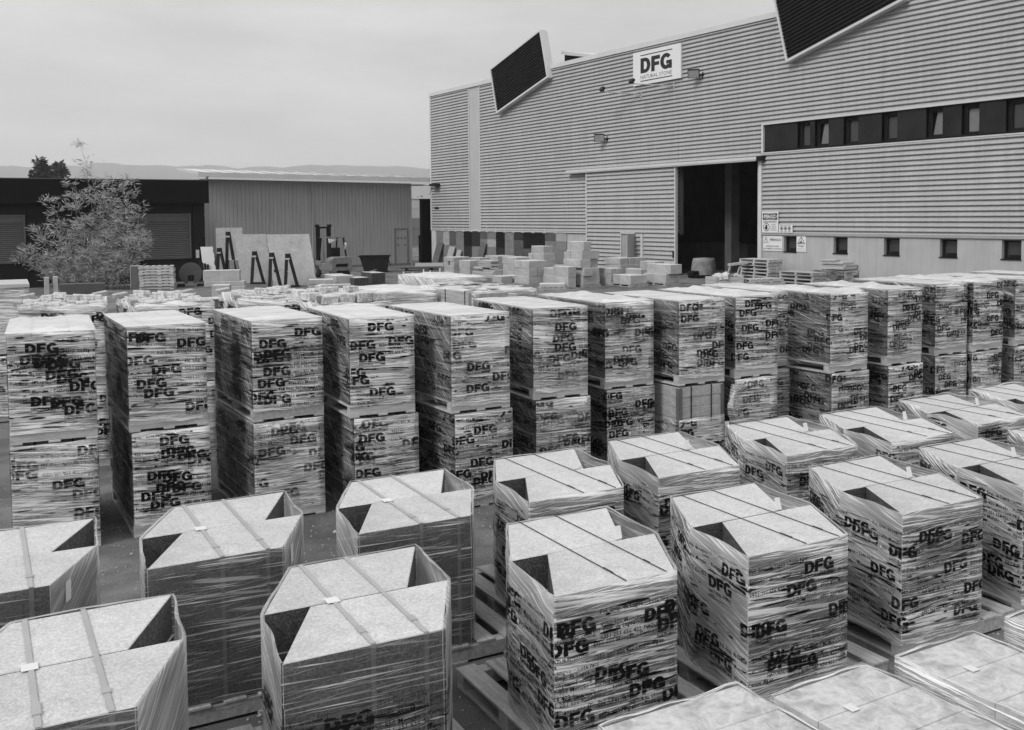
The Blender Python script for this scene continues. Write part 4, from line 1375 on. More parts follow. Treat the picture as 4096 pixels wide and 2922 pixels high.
# ------------------------------------------------------------------ tall row: loads stacked two high
STK = [((-4.44, 8.76), 25), ((-3.58, 9.27), 29.5), ((-2.53, 9.68), 30), ((-1.61, 9.84), 27), ((-.62, 10.02), 31), ((.22, 10.72), 27), ((1.05, 11.34), 29), ((1.92, 11.52), 29), ((2.68, 12.0), 29), ((3.31, 12.8), 26),
       ((3.92, 12.32), 31), ((4.85, 12.91), 31), ((5.83, 13.77), 30), ((6.52, 14.14), 30), ((7.39, 14.69), 30), ((8.3, 15.3), 29)]
_tslab = {}
def tall_slab(w, l, h, side='stone_slab'):
    k = (round(w, 2), round(l, 2), round(h, 3), side)
    if k not in _tslab:
        b = MB(); b.box(0, w, 0, l, 0, h, 1, 0)
        _tslab[k] = b.mesh('slab', ['stone_top', side], bevel=.003)
    return _tslab[k]

def tall_load(label, loc, rz, w, l, seed, upper, torn=False, detail=True, group='wrapped slab loads stacked two high', puff=.012, diag=.5):
    r = random.Random(seed)
    t = thing('slab_load', label, 'stone load', loc, rz, group)
    pallet_parts(t, -.01, w + .01, -.01, l + .01, .125, 5, 'wood_light' if r.random() < .7 else 'wood', seed=seed)
    z1 = .985
    nc = 7
    h = (z1 - .125) / nc
    for c in range(nc):
        obj('slab', tall_slab(w, l, h - .004, 'block_side' if torn else 'stone_slab'), t, (r.uniform(-.004, .004), r.uniform(-.004, .004), .125 + c * h))
    zt = .60 if torn else z1 + .004
    s = Shell([(0, 0), (w, 0), (w, l), (0, l)], .095 if not upper else .06 + .05 * r.random(), zt, seed * 2.3, amp=.007, grow=.012, skew=[r.uniform(-.05, .05), 0, 0, diag])
    s.diag = (3,)  # left face takes the film with shade put into its tone
    if upper or not torn:
        obj('film', s.mesh('film_print', lip=.04, ruffle=.012, top=(0, w, 0, l) if upper else None, top_puff=puff), t)
    else:
        obj('film', s.mesh('film_print', lip=.01, ruffle=.03), t)
    nb = 7 if not torn else 3
    bands = [s.z0 + .14 + (zt - s.z0 - .26) * (i + r.uniform(-.3, .3)) / (nb - 1) for i in range(nb)]
    me = s.print_mesh(bands, r, w=.27, address=detail, u_from=-l, u_to=w + .25, mat='ink' if r.random() < .5 else 'ink_worn', rep=.78)
    if me:
        obj('printed_lettering', me, t)
    for x in (0, w):
        b = MB()
        d_ = 1 if x == 0 else -1
        b.box(min(x, x + d_ * .045), max(x, x + d_ * .045), -.009, -.006, .14, z1 - .01)
        b.box(x - (.009 if x == 0 else -.006), x - (.006 if x == 0 else -.009), -.006, .045, .14, z1 - .01)
        b.build('corner_guard', 'guard', t)
    for x in (w * .27, w * .72):
        b = MB(); b.box(x - .008, x + .008, -.004, l + .004, z1 - .003, z1 - .0005); b.box(x - .008, x + .008, -.0055, -.0035, .1, z1 - .003)
        b.build('strap', 'strap_dark', t)
    return t

for i, ((x, y), a) in enumerate(STK):
    w = .70 if i < 3 else .67
    l = 1.5 if i < 9 else 1.45
    loc = Vector((x, y, 0))
    r = random.Random(100 + i)
    rz = RAD(a)
    e = Vector((math.cos(rz), math.sin(rz), 0))
    dx = r.uniform(-.01, .035)
    tall_load('lower load of the tall two-high wrapped stack, %s stack from the left' % ORD[i], loc + e * dx + Vector((0, 0, 0)), rz + RAD(r.uniform(-.8, .8)), w, l, 100 + i, False, torn=(i == 7), diag=.55)
    tall_load('upper load of the tall two-high wrapped stack, %s stack from the left' % ORD[i], loc + Vector((0, 0, 1.002)), rz, w, l, 200 + i, True, puff=.035 if i in (0, 6, 8, 10, 11, 13) else .012, diag=.75 if i in (1, 2, 4) else .3)

# ------------------------------------------------------------------ second row: cobble loads, also two high
_cob = []
for q in range(5):
    b = MB(); b.box(-.07, .07, -.05, .05, 0, .075)
    _cob.append(b.mesh('cobble', 'cobble', bevel=.010, jit=.012))
_big = []
for q in range(3):
    b = MB()
    for i in range(5):
        for j in range(4):
            pass
    b.box(-.11, .11, -.14, .14, 0, .115)
    _big.append(b.mesh('split_stone', 'cobble', bevel=.012, jit=.014))
def cobble_load(label, x, y, az, w, l, seed, big=False):
    r = random.Random(seed)
    rz = RAD(az)
    g = 'cobble loads in the row behind the tall stacks'
    tall_load(label.replace('cobbles', 'stone') .replace('upper', 'lower'), Vector((x, y, 0)), rz, w, l, seed + 50, False, detail=False, group=g, diag=.2)
    t = thing('cobble_load', label, 'stone load', (x, y, 1.002), rz, g)
    pallet_parts(t, -.01, w + .01, -.01, l + .01, .12, 5, 'wood', seed=seed)
    for c in range(6):
        obj('course', tall_slab(w, l, .128), t, (r.uniform(-.006, .006), r.uniform(-.006, .006), .12 + c * .134))
    z = .925
    if big:
        n = 4
        for i in range(n):
            for j in range(3):
                obj('split_stone', r.choice(_big), t, (w * (i + .5) / n, .15 + j * (l - .3) / 2.2, z), r.uniform(-.05, .05) + (math.pi if r.random() < .5 else 0))
        for i in range(5):
            obj('cobble', r.choice(_cob), t, (r.uniform(.1, w - .1), r.uniform(.3, l - .2), z + .115), r.uniform(0, 3))
    else:
        nx, ny = 6, 9
        for i in range(nx):
            for j in range(ny):
                obj('cobble', r.choice(_cob), t, (w * (i + .5 + (.25 if j % 2 else -.1)) / nx, .06 + (l - .12) * j / (ny - 1), z + r.uniform(-.012, .012)), r.uniform(-.1, .1) + (math.pi if r.random() < .5 else 0))
        for i in range(7):
            obj('cobble', r.choice(_cob), t, (r.uniform(.1, w - .1), r.uniform(.3, l - .1), z + .07), r.uniform(-.4, .4))
    s = Shell([(0, 0), (w, 0), (w, l), (0, l)],   .1, .965 if not big else .915, seed * 1.1, amp=.014, grow=.02, skew=[.03, 0, 0, .3])
    obj('film', s.mesh('film_print', lip=.03, ruffle=.05), t)
    me = s.print_mesh([.80, .66, .50, .34], r, w=.27, address=False, u_from=-l, u_to=w + .2, mat='ink', rep=.6)
    if me:
        obj('printed_lettering', me, t)
    for (px, py, a) in ((-.02, .12, 90), (w - .05, l - .1, 20), (.02, l - .1, 10)):
        b = MB(); b.box(-.09, .09, -.045, .045, 0, .06)
        o = b.build('timber_offcut', 'wood', t, bevel=.004); o.location = (px, py, z + .06); o.rotation_euler = (RAD(6), RAD(-8), RAD(a))
    return t
cobble_load('upper load of small split cobbles, leftmost of the cobble loads', -5.78, 11.7, 22, .93, 1.25, 301)
cobble_load('upper load of split cobbles, second cobble load from the left', -4.46, 11.85, 31, .9, 1.25, 302)
cobble_load('upper load of split cobbles, third cobble load, with dark timber at its corner', -3.40, 12.45, 27, .9, 1.25, 303)
cobble_load('upper load of large rough cobbles, rightmost of the four cobble loads', -2.32, 12.2, 33, .92, 1.25, 304, True)

def back_box(label, x, y, az, w, l, seed, pr=False, timber=False, board=False):
    r = random.Random(seed); rz = RAD(az); g = 'wrapped loads behind the tall stacks'
    tall_load('lower load under the ' + label.replace('upper ', ''), Vector((x, y, 0)), rz, w, l, seed + 50, False, detail=False, group=g, diag=.2)
    t = thing('wrapped_load', label, 'stone load', (x, y, 1.002), rz, g)
    pallet_parts(t, -.01, w + .01, -.01, l + .01, .12, 5, 'wood_light', seed=seed)
    for c in range(6):
        obj('slab', tall_slab(w, l, .138), t, (r.uniform(-.004, .004), 0, .12 + c * .144))
    s = Shell([(0, 0), (w, 0), (w, l), (0, l)], .1, .99, seed * 1.1, amp=.008, grow=.012, skew=[0, 0, 0, .45])
    obj('film', s.mesh('film_print', lip=.04, ruffle=.03 if timber else .01, top=None if board else (0, w, 0, l), top_puff=.02), t)
    if pr:
        me = s.print_mesh([.75, .5], r, w=.27, address=False, u_from=-l, u_to=w, mat='ink', rep=.7)
        obj('printed_lettering', me, t)
    for xx in (0, w - .045):
        b = MB(); b.box(xx, xx + .045, -.009, -.006, .14, .97); b.build('corner_guard', 'guard', t)
    if timber:
        b = MB(); b.box(-.07, .02, .05, .75, .82, 1.0); b.box(.02, .5, -.06, .0, .84, .98); tb = b.build('timber_beam', 'wood', t, bevel=.005)
        b = MB(); b.box(-.075, -.07, .12, .135, .2, 1.005); b.box(-.075, .3, .12, .135, 1.003, 1.008); b.box(-.075, -.07, .6, .615, .2, 1.005); b.build('strap', 'strap_dark', t)
        for i in range(16):
            o = obj('loose_slate', board_mesh(.22, .12, .012, 'stone_top', i % 3), t, (r.uniform(.15, w - .1), r.uniform(.15, l - .15), 1.02 + .01 * (i % 3)), r.uniform(0, 3)); o.rotation_euler[0] = r.uniform(-.12, .12)
    if board:
        b = MB(); b.box(-.02, w + .02, -.02, l + .02, .995, 1.045); b.build('cover_board', 'wood_light', t)
    return t
back_box('upper wrapped load with a pale cover board at the left picture edge', -8.4, 14.25, 27, 1.35, 1.3, 311, board=True)
back_box('upper plain wrapped load with dark corner strips beside the cobble loads', -1.72, 13.2, 28, .78, 1.3, 312)
back_box('upper wrapped load with dark timber beam and loose slates on top', -.49, 13.06, 36, 1.0, 1.6, 313, timber=True)
back_box('upper wrapped load just behind the one with the timber beam', -1.25, 16.0, 30, .95, 1.4, 314, pr=True)

# ------------------------------------------------------------------ cut stone blocks in the yard: every block a thing of its own
def block(label, loc, rz, w, l, h, group, mat=('block_top', 'block_side'), name='stone_block', bev=.012):
    b = MB(); b.box(0, w, 0, l, 0, h, 1, 0)
    o = obj(name, b.mesh(name, list(mat), bevel=bev), None, loc, rz)
    return tag(o, label, 'stone block', group)
CN = {1: ['only'], 2: ['lower', 'upper'], 3: ['bottom', 'middle', 'top'], 4: ['bottom', 'second', 'third', 'top'], 5: ['bottom', 'second', 'third', 'fourth', 'top']}
def pile(desc, x, y, az, courses, pal=0.0, seed=0, gap=.012, group='cut stone blocks piled by the warehouse'):
    """courses: list of (height, [(x0, x1, y0, y1), ...]) from the ground up, local to the pile's near corner"""
    r = random.Random(seed)
    z0 = gz(x, y)
    rz = RAD(az)
    Rm = Matrix.Rotation(rz, 3, 'Z')
    if pal:
        xs_ = [q for h, c in courses[:1] for q in c]
        t = thing('pallet', 'low wooden pallet under the ' + desc, 'pallet', (x, y, z0), rz, 'pallets under the stone blocks')
        pallet_parts(t, min(q[0] for q in xs_) - .05, max(q[1] for q in xs_) + .05, min(q[2] for q in xs_) - .03, max(q[3] for q in xs_) + .03, pal, 5, 'wood', seed=seed)
    z = z0 + pal + .004
    for ci, (h, bl) in enumerate(courses):
        for bi, (x0, x1, y0, y1) in enumerate(bl):
            p = Rm @ Vector((x0 + r.uniform(-.01, .01), y0 + r.uniform(-.01, .01), 0))
            cn = CN[len(courses)][ci]
            side = '' if len(bl) == 1 else (('near', 'far', 'farthest', 'rear', 'last', 'hindmost')[bi] + ' ')
            lab = 'pale %s%s block of the %s' % (side, (cn + ' course') if len(courses) > 1 else 'stone', desc)
            block(lab, (x + p.x, y + p.y, z), rz + RAD(r.uniform(-1.2, 1.2)), x1 - x0 - gap, y1 - y0 - gap, h - .006, group)
        z += h
# near row in front of the sliding door
pile('two-high pair of blocks in front of the tall pile', 2.26, 40.3, 30, [(.41, [(0, .41, 0, 1.15)]), (.43, [(0, .41, 0, 1.15)])], .04, 1)
pile('tallest pile, five courses high', 2.86, 40.6, 30, [(.36, [(0, .85, 0, .55), (0, .85, .56, 1.1)]), (.33, [(0, .45, -.1, .6), (.46, .84, 0, .7)]), (.35, [(-.12, .42, .0, 1.1), (.43, .84, .1, 1.1)]), (.36, [(-.02, .85, .02, .9), (-.02, .8, .91, 1.15)]), (.36, [(.05, .44, .0, 1.1)])], .1, 2)
pile('small-block pile right of the tallest pile', 4.05, 41.0, 30, [(.21, [(0, .3, 0, .45), (.3, .58, 0, .45), (0, .3, .46, .95), (.3, .58, .46, .95)]), (.21, [(0, .58, 0, .3), (0, .3, .31, .95), (.3, .58, .31, .95)]), (.22, [(0, .3, 0, .6), (.3, .58, 0, .6), (0, .58, .61, .95)])], .06, 3)
pile('pair of blocks on a pallet before the sliding door', 4.68, 39.6, 30, [(.36, [(0, .84, 0, .75), (0, .84, .77, 1.18)])], .11, 4)
pile('single block behind the pair on a pallet', 5.4, 42.0, 30, [(.42, [(0, .34, 0, 1.05)])], .14, 5)
pile('group of three blocks beside the door opening', 6.06, 39.5, 30, [(.36, [(0, .72, 0, .8), (0, .72, .82, 1.4)]), (.38, [(.12, .72, -.15, 1.3)])], .1, 6)
pile('low wall of blocks behind the small-block pile', 5.0, 46.3, 30, [(.28, [(0, .5, 0, 1.2), (.52, 1.0, 0, 1.2), (1.02, 1.55, 0, 1.2)]), (.27, [(0, .75, 0, 1.2), (.77, 1.55, 0, 1.2)]), (.30, [(0, .5, 0, 1.2), (.52, .9, 0, 1.2), (.92, 1.55, 0, 1.2)])], .0, 7)
pile('wide flat slab left of the pair of blocks', 1.15, 40.0, 4, [(.15, [(0, 1.0, 0, .7)])], .11, 8)
# farther piles to the left
pile('four-course pile nearest the sample tiles', -3.2, 55.0, 30, [(.2, [(0, .5, 0, .6), (0, .5, .62, 1.2)]), (.22, [(0, 1.0, 0, 1.2)]), (.23, [(0, .5, 0, .5), (0, .5, .7, 1.2)]), (.24, [(0, .55, 0, 1.2), (.57, 1.02, 0, 1.2)])], 0, 11)
pile('two-course pile left of the flat slab heap', -2.2, 52.0, 30, [(.38, [(0, .62, 0, 1.15)]), (.41, [(0, .62, 0, .75), (0, .62, .77, 1.18)])], 0, 12)
pile('three-course pile behind the slab heap', .2, 48.4, 30, [(.33, [(0, .45, 0, 1.3), (.47, .93, 0, 1.3)]), (.33, [(0, .93, 0, .62), (0, .93, .64, 1.3)]), (.35, [(0, .55, 0, 1.33), (.57, .95, 0, 1.33)])], 0, 13)
pile('big three-course pile in the middle of the yard', .72, 43.5, 30, [(.34, [(0, .95, 0, 1.2)]), (.33, [(0, .45, 0, 1.2), (.47, .95, 0, 1.2)]), (.34, [(0, .95, 0, .7), (0, .95, .72, 1.2)])], .03, 14)
pile('back row of blocks below the sample tiles', -.8, 55.6, 30, [(.4, [(0, .55, 0, 1.4), (.57, 1.15, 0, 1.4)]), (.42, [(0, .4, 0, 1.45), (.42, .8, 0, 1.45), (.82, 1.16, 0, 1.45)])], 0, 15)
pile('rear pile with a dark pallet between its courses', 1.5, 47.6, 30, [(.4, [(0, .66, 0, 1.3)]), (.4, [(0, .66, 0, 1.3)]), (.36, [(0, .66, 0, 1.0), (0, .66, 1.02, 1.4)]), (.36, [(.05, .6, .1, 1.2)])], 0, 16)
pile('rear two-course pile below the wall corner', 2.95, 47.0, 30, [(.42, [(0, .6, 0, 1.0)]), (.42, [(0, .6, 0, 1.0)]), (.34, [(0, .62, 0, 1.0)]), (.34, [(.06, .55, 0, .75)])], 0, 17)

pile('low pile at the foot of the tallest pile', 1.9, 42.6, 30, [(.36, [(0, .8, 0, 1.1)]), (.3, [(0, .4, 0, 1.1), (.42, .8, 0, .6)])], .05, 31)
pile('pair of loose blocks left of the big three-course pile', -.5, 45.2, 28, [(.32, [(0, .6, 0, .9), (.7, 1.1, .1, .9)])], 0, 32)
pile('blocks between the slab heap and the sample tiles', -1.9, 56.0, 30, [(.4, [(0, .8, 0, 1.2)]), (.36, [(.1, .75, 0, 1.1)])], 0, 33)
pile('blocks stacked right of the low block wall', 6.3, 44.2, 30, [(.34, [(0, .55, 0, 1.1)]), (.34, [(0, .55, 0, .6), (0, .55, .62, 1.1)])], .05, 34)

def slab_heap(label, x, y, az, layers, mats=('block_top', 'block_side')):
    t = thing('slab_heap', label, 'slab heap', (x, y, gz(x, y)), RAD(az), 'heaps of flat slabs')
    z = .0
    r = random.Random(int(abs(x * 10)))
    b = MB()
    for h, x0, x1, y0, y1 in layers:
        b = MB(); b.box(0, x1 - x0, 0, y1 - y0, 0, h - .008, 1, 0)
        obj('flat_slab', b.mesh('flat_slab', list(mats), bevel=.006), t, (x0 + r.uniform(-.03, .03), y0 + r.uniform(-.03, .03), z), r.uniform(-.03, .03))
        z += h
    return t
slab_heap('heap of thin pale slabs with a smaller stack on top', -.95, 49.3, 30, [(.14, 0, .85, 0, 2.3), (.13, 0, .85, .1, 2.2), (.12, .1, .85, .1, 1.7), (.1, 0, .5, 1.2, 2.1), (.09, .05, .5, .3, 1.5), (.09, .05, .5, .25, 1.6), (.09, .03, .52, .3, 1.6), (.1, .03, .5, .25, 1.5)])
slab_heap('pair of flat slab stacks left of the small blocks', -9.3, 45.5, 10, [(.2, 0, 1.2, 0, .9), (.2, .05, 1.15, 0, .85)])
slab_heap('low flat slabs behind the rightmost cobble load', -8.7, 44.4, 8, [(.14, 0, 1.4, 0, .7), (.1, .1, 1.5, 0, .6)])
slab_heap('low block with upright white pegs in the open yard', -5.3, 47.3, 12, [(.34, 0, 1.5, 0, .8)])
t = thing('plank_pile', 'dark boards lying flat on bearers near the shed door', 'plank pile', (-6.6, 59.3, gz(-6.6, 59)), RAD(8))
for i in range(4):
    b = MB(); b.box(0, 2.2, 0, .28, 0, .045); o = b.build('plank', 'dusty_metal' if i % 2 else 'wood_dark', t); o.location = (.1 * i, i * .3, .14 + .01 * i); o.rotation_euler[2] = RAD(2 * i - 3)
b = MB(); b.box(.3, .42, 0, 1.2, 0, .14); b.box(1.8, 1.92, 0, 1.2, 0, .14); b.build('bearer', 'wood_dark', t)
b = MB(); b.box(.9, 2.6, .9, 1.0, .2, .42); b.build('pale_beam', 'trim', t)
# white pegs
for i, (px, py, h) in enumerate(((-5.1, 47.4, .62), (-4.75, 47.5, .55), (-4.2, 47.9, .66), (-3.95, 47.7, .6), (-3.35, 46.2, .75))):
    b = MB(); b.box(-.03, .03, -.02, .02, 0, h)
    o = b.build('marker_peg', 'paper', None, bevel=.004); o.location = (px, py, gz(px, py)); o.rotation_euler = (0, RAD((-4, 3, -3, 5, 2)[i]), 0)
    tag(o, 'white upright peg standing in the yard, %s of five from the left' % ORD[i], 'peg', 'white pegs in the yard')
# blocks and ribbed stones between the cobble loads and the forklift
pile('pale blocks with wavy lower edge before the forklift', -8.2, 46.6, 30, [(.50, [(0, .9, 0, 1.35), (0, .9, 1.37, 2.0)])], 0, 21, group='pale blocks by the forklift')
def ribbed(label, x, y, az, w, l, h):
    t = thing('ribbed_block', label, 'stone block', (x, y, gz(x, y)), RAD(az), 'dark ribbed stone blocks in the yard')
    n = int(w / .07)
    b = MB(); b.box(0, w, .02, l, 0, h, 1, 0); b.build('core', ['block_top', 'stone_side'], t)
    for i in range(n):
        b = MB(); b.box(i * w / n + .01, (i + 1) * w / n - .015, -.03, .019, 0, h - .004, 1, 0); b.build('rib', ['block_top', 'stone_side'], t)
    b = MB(); b.box(-.012, 0, l * .25, l * .45, 0, h - .005); b.box(-.012, 0, l * .65, l * .8, 0, h - .005); b.build('dark_stripe', 'stone_side', t)
    b = MB()
    for f in (.3, .42):
        b.bar((-.01, l * f, h + .01), (w * .8, l * (f + .2), h + .12), .012, .012)
    b.build('strap', 'strap_light', t)
ribbed('lower dark ribbed stone block strapped with thin bands', -7.35, 46.5, 30, .75, 1.1, .40)
ribbed('taller dark ribbed stone block behind the lower one', -6.68, 47.6, 30, .70, 1.4, .56)
pile('pale strapped blocks in front of the slab racks', -14.16, 50.2, 30, [(.42, [(0, 1.25, 0, 1.05)]), (.62, [(0, .85, 0, 1.05), (.87, 1.28, 0, 1.05)])], .1, 22, group='pale blocks by the slab racks')
pile('stepped pale blocks left of the slab racks', -12.4, 40.6, 8, [(.45, [(.2, 1.5, 0, .7)]), (.22, [(-.1, 1.5, .05, .7)]), (.45, [(-.15, 1.3, .1, .6)])], 0, 23, group='pale blocks by the slab racks')
pile('big pale block at the end of the cobble row', -11.3, 37.6, 10, [(.72, [(0, .66, 0, .6)])], 0, 24, group='pale blocks by the slab racks')

# ------------------------------------------------------------------ slab racks
def lean_slab(label, x, y, w, h, lean, back, th=.03, rough=True, seed=1, mat='block_side', az=5):
    r = random.Random(seed)
    n = 14
    L_, R_ = [], []
    for i in range(n + 1):
        f = i / n
        jr = r.uniform(-.03, .03) if rough and 0 < i < n else 0
        L_.append((0 - lean * f, back * f, h * f)); R_.append((w - lean * f + jr, back * f, h * f))
    b = MB()
    m_ = n + 1
    vs_ = L_ + R_ + [(p[0], p[1] + th, p[2]) for p in L_ + R_]
    fs = []
    for i in range(n):
        fs += [(i, m_ + i, m_ + i + 1, i + 1), (2 * m_ + i, 2 * m_ + i + 1, 3 * m_ + i + 1, 3 * m_ + i), (i, i + 1, 2 * m_ + i + 1, 2 * m_ + i), (m_ + i, 3 * m_ + i, 3 * m_ + i + 1, m_ + i + 1)]
    fs += [(0, 2 * m_, 3 * m_, m_), (n, m_ + n, 3 * m_ + n, 2 * m_ + n)]
    b.poly(vs_, fs)
    o = b.build('stone_slab', mat, None)
    o.location = (x, y, gz(x, y) + .02); o.rotation_euler = (0, 0, RAD(az))
    return tag(o, label, 'slab', 'big slabs leaning on the racks')
lean_slab('large pale slab with a straight top leaning on the right rack', -11.25, 47.2, 2.0, 2.42, .36, .5, seed=2)
lean_slab('large pale slab with a ragged right edge leaning on the left rack', -13.35, 49.4, 1.55, 2.40, .42, .5, seed=3)
lean_slab('ragged pale slab standing behind the left rack', -15.0, 50.9, 1.35, 2.72, .1, .4, seed=4)
lean_slab('narrow white slab at the left end of the racks', -15.75, 51.2, .62, 1.75, .22, .3, seed=5, mat='sign_white')
lean_slab('small grey slab behind the narrow white one', -15.35, 51.8, .75, 1.85, .22, .3, seed=6, mat='stone_slab')
def rack(label, x, y, h, seed=1, wide=.5):
    t = thing('slab_rack', label, 'slab rack', (x, y, gz(x, y)), RAD(0), 'dark timber A-frames holding slabs')
    rr_ = random.Random(int(abs(x) * 100))
    tp = rr_.uniform(-.08, .04)
    for (x0, x1) in ((-.24 + rr_.uniform(-.04, .08), -.14 + tp), (.26 + rr_.uniform(-.06, .1), -.06 + tp)):
        b = MB(); b.bar((x0, -.1 if x0 < 0 else .1, 0), (x1, 0, h), .13, .12, 0, (0, 1, 0)); b.build('leg', 'wood_dark', t)
    b = MB(); b.box(-.2 + tp, .0 + tp, -.09, .09, h - .28, h - .2); b.build('band', 'galv', t)
    b = MB(); b.box(-.32, .36, -.14, .14, 0, .09); b.build('foot', 'wood_dark', t)
rack('dark timber A-frame at the right end of the racks', -10.25, 46.5, 1.56)
rack('dark timber A-frame left of the rightmost one', -10.95, 46.3, 1.62)
rack('dark timber A-frame in front of the ragged slab', -12.45, 48.9, 1.6)
rack('tallest dark timber post standing against the ragged slab', -14.15, 50.3, 2.55)
rack('dark timber A-frame beside the tallest post', -14.45, 50.0, 1.75)
t = thing('rack_rail', 'thin rail joining the two rightmost A-frames', 'rail', (-10.6, 46.4, gz(-10.6, 46)), 0)
b = MB(); b.bar((-.35, 0, .78), (.35, .05, .74), .06, .06); b.build('bar', 'galv', t)
b = MB(); b.box(-.42, -.3, -.06, .06, .70, .84); b.build('clamp', 'wood_dark', t)
for i in range(4):
    b = MB(); b.bar((0, 0, 0), (-.12, .35, 1.0 - .05 * i), .09, .16)
    o = b.build('dark_timber', 'wood_dark'); o.location = (-15.9 + i * .14, 51.0, gz(-15, 51))
    tag(o, 'dark timber propped at the end of the slab racks, %s from the left' % ORD[i], 'timber', 'dark timbers leaning by the racks')
t = thing('stone_disc', 'dark round stone wheel with a square notch by the dark building', 'stone wheel', (-15.3, 47.6, gz(-15, 48) + .12), RAD(10))
b = MB()
pts = [(.52 * math.cos(RAD(a)), .52 * math.sin(RAD(a)) + .5) for a in range(-72, 253, 9)]
pts = pts + [(-.14, .42), (.18, .42)]
vs_ = [(x, 0, z) for x, z in pts] + [(x, .2, z) for x, z in pts]
n = len(pts)
b.poly(vs_, [tuple(range(n)), tuple(reversed(range(n, 2 * n)))] + [(i, n + i, n + (i + 1) % n, (i + 1) % n) for i in range(n)])
b.build('disc', 'stone_side', t)
b = MB(); b.box(-.6, -.3, -.1, .3, -.12, 0); b.box(.3, .6, -.1, .3, -.12, 0); b.build('chock', 'wood_dark', t)
block('upright grey stone slab beside the bamboo', (-17.4, 45.6, gz(-17, 46)), RAD(20), .48, .2, 1.1, 'stones by the bamboo', ('block_top', 'stone_slab'))
block('low grey stone trough below the bamboo', (-19.2, 42.4, gz(-19, 42)), RAD(20), 1.8, .5, .5, 'stones by the bamboo', ('stone_slab', 'stone_side'))
block('pale stone post, left of two beside the cobble loads', (-18.2, 38.9, gz(-18, 39)), RAD(20), .17, .17, 1.0, 'stones by the bamboo')
block('pale stone post, right of two beside the cobble loads', (-17.95, 39.1, gz(-18, 39)), RAD(20), .17, .17, 1.02, 'stones by the bamboo')
def bundle(x, y):   # pale strapped sawn stones seen between the cobble loads
    t = thing('stone_bundle', 'strapped bundle of sawn stones between the first two cobble loads', 'stone load', (x, y, 0), RAD(25))
    for j in range(6):
        for i in range(2):
            b = MB(); b.box(i * .62 + .005, i * .62 + .61, 0, .5, j * .26 + .004, j * .26 + .252, 1, 0)
            b.build('sawn_stone', ['block_top', 'stone_slab'], t, bevel=.008)
    b = MB(); b.box(.3, .315, -.006, -.002, 0, 1.56); b.build('strap', 'strap_dark', t)
bundle(-6.0, 17.6)

# ------------------------------------------------------------------ empty pallets
def pallet_stack(label, n, x, y, az, w, l, h=.13, mat='wood'):
    r = random.Random(n)
    for i in range(n):
        t = thing('pallet', label % (ORD[i]), 'pallet', (x + r.uniform(-.03, .03), y + r.uniform(-.03, .03), gz(x, y) + i * (h + .004)), RAD(az + r.uniform(-1.5, 1.5)), 'empty wooden pallets')
        pallet_parts(t, 0, w, 0, l, h, 6, mat, seed=i)
pallet_stack('empty pallet, %s from the ground in the tall stack right of the door', 7, 10.0, 39.0, 30, .78, 1.6, mat='wood_light')
pallet_stack('empty dark pallet, %s from the ground in the low stack by the wall', 4, 11.1, 36.9, 30, .75, 1.7)
pallet_stack('empty pallet, %s from the ground in the stack below the roller shutter', 8, -17.0, 45.6, 14, 1.5, 1.0, mat='wood_light')
pallet_stack('empty pallet, %s from the ground in the flat pile before the tall stack', 2, 9.0, 37.6, 20, 1.5, .8, mat='wood_light')
t = tall_load('wrapped printed load standing by the wall behind the empty pallets', Vector((12.15, 36.6, gz(12, 36))), RAD(30), .75, 1.5, 401, True, group='wrapped loads by the wall')
t.scale = (1, 1, .62)
slab_heap('thin slabs on a pallet stacked on the wrapped load by the wall', 12.15, 36.6, 30, [(.1, 0, .7, 0, 1.2), (.09, .05, .7, 0, 1.2), (.09, .0, .6, .1, 1.1), (.08, 0, .3, .4, 1.1)]).location.z = gz(12, 36) + .66
t = thing('rubble_crate', 'pale open crate heaped with broken stone before the door', 'crate', (7.65, 37.6, gz(7.6, 38)), RAD(14))
for i in range(3):
    b = MB(); b.box(0, 1.15, 0, .03, i * .13, i * .13 + .12); b.build('board', 'wood_light', t)
    b = MB(); b.box(0, 1.15, .8, .83, i * .13, i * .13 + .12); b.build('board', 'wood_light', t)
    b = MB(); b.box(-.03, 0, 0, .83, i * .13, i * .13 + .12); b.build('board', 'wood_light', t)
    b = MB(); b.box(1.15, 1.18, 0, .83, i * .13, i * .13 + .12); b.build('board', 'wood_light', t)
for x in (.0, 1.1):
    b = MB(); b.box(x, x + .06, -.03, 0, 0, .42); b.build('post', 'wood_light', t)
b = MB(); b.box(0, 1.15, .03, .8, .02, .3); b.build('fill', 'block_side', t)
r = random.Random(8)
for i in range(16):
    b = MB(); q = r.uniform(.1, .2); b.box(-q, q, -q * .7, q * .7, 0, q * .9)
    o = b.build('rubble', 'block_top', t, bevel=.02, jit=.05); o.location = (r.uniform(.15, 1.0), r.uniform(.15, .7), .28 + r.uniform(0, .08)); o.rotation_euler = (r.uniform(-.4, .4), r.uniform(-.4, .4), r.uniform(0, 3))
t = thing('sawhorse', 'pale folded metal trestle leaning by the crate', 'trestle', (8.7, 39.5, gz(8.7, 39)), RAD(20))
for x in (0, .45):
    b = MB(); b.bar((x - .35, 0, 0), (x, .1, .75), .05, .05); b.build('leg', 'galv', t)
b = MB(); b.bar((-.1, .1, .72), (.75, .12, .80), .16, .09); b.build('top', 'trim', t)
b = MB(); b.bar((-.22, .05, .35), (.25, .05, .35), .04, .04); b.build('brace', 'galv', t)
t = thing('covered_machine', 'pale tarpaulin-covered machine in the door opening', 'machine', (8.35, 43.5, gz(8.3, 44)), RAD(25))
b = MB()
n1, n2 = 12, 7
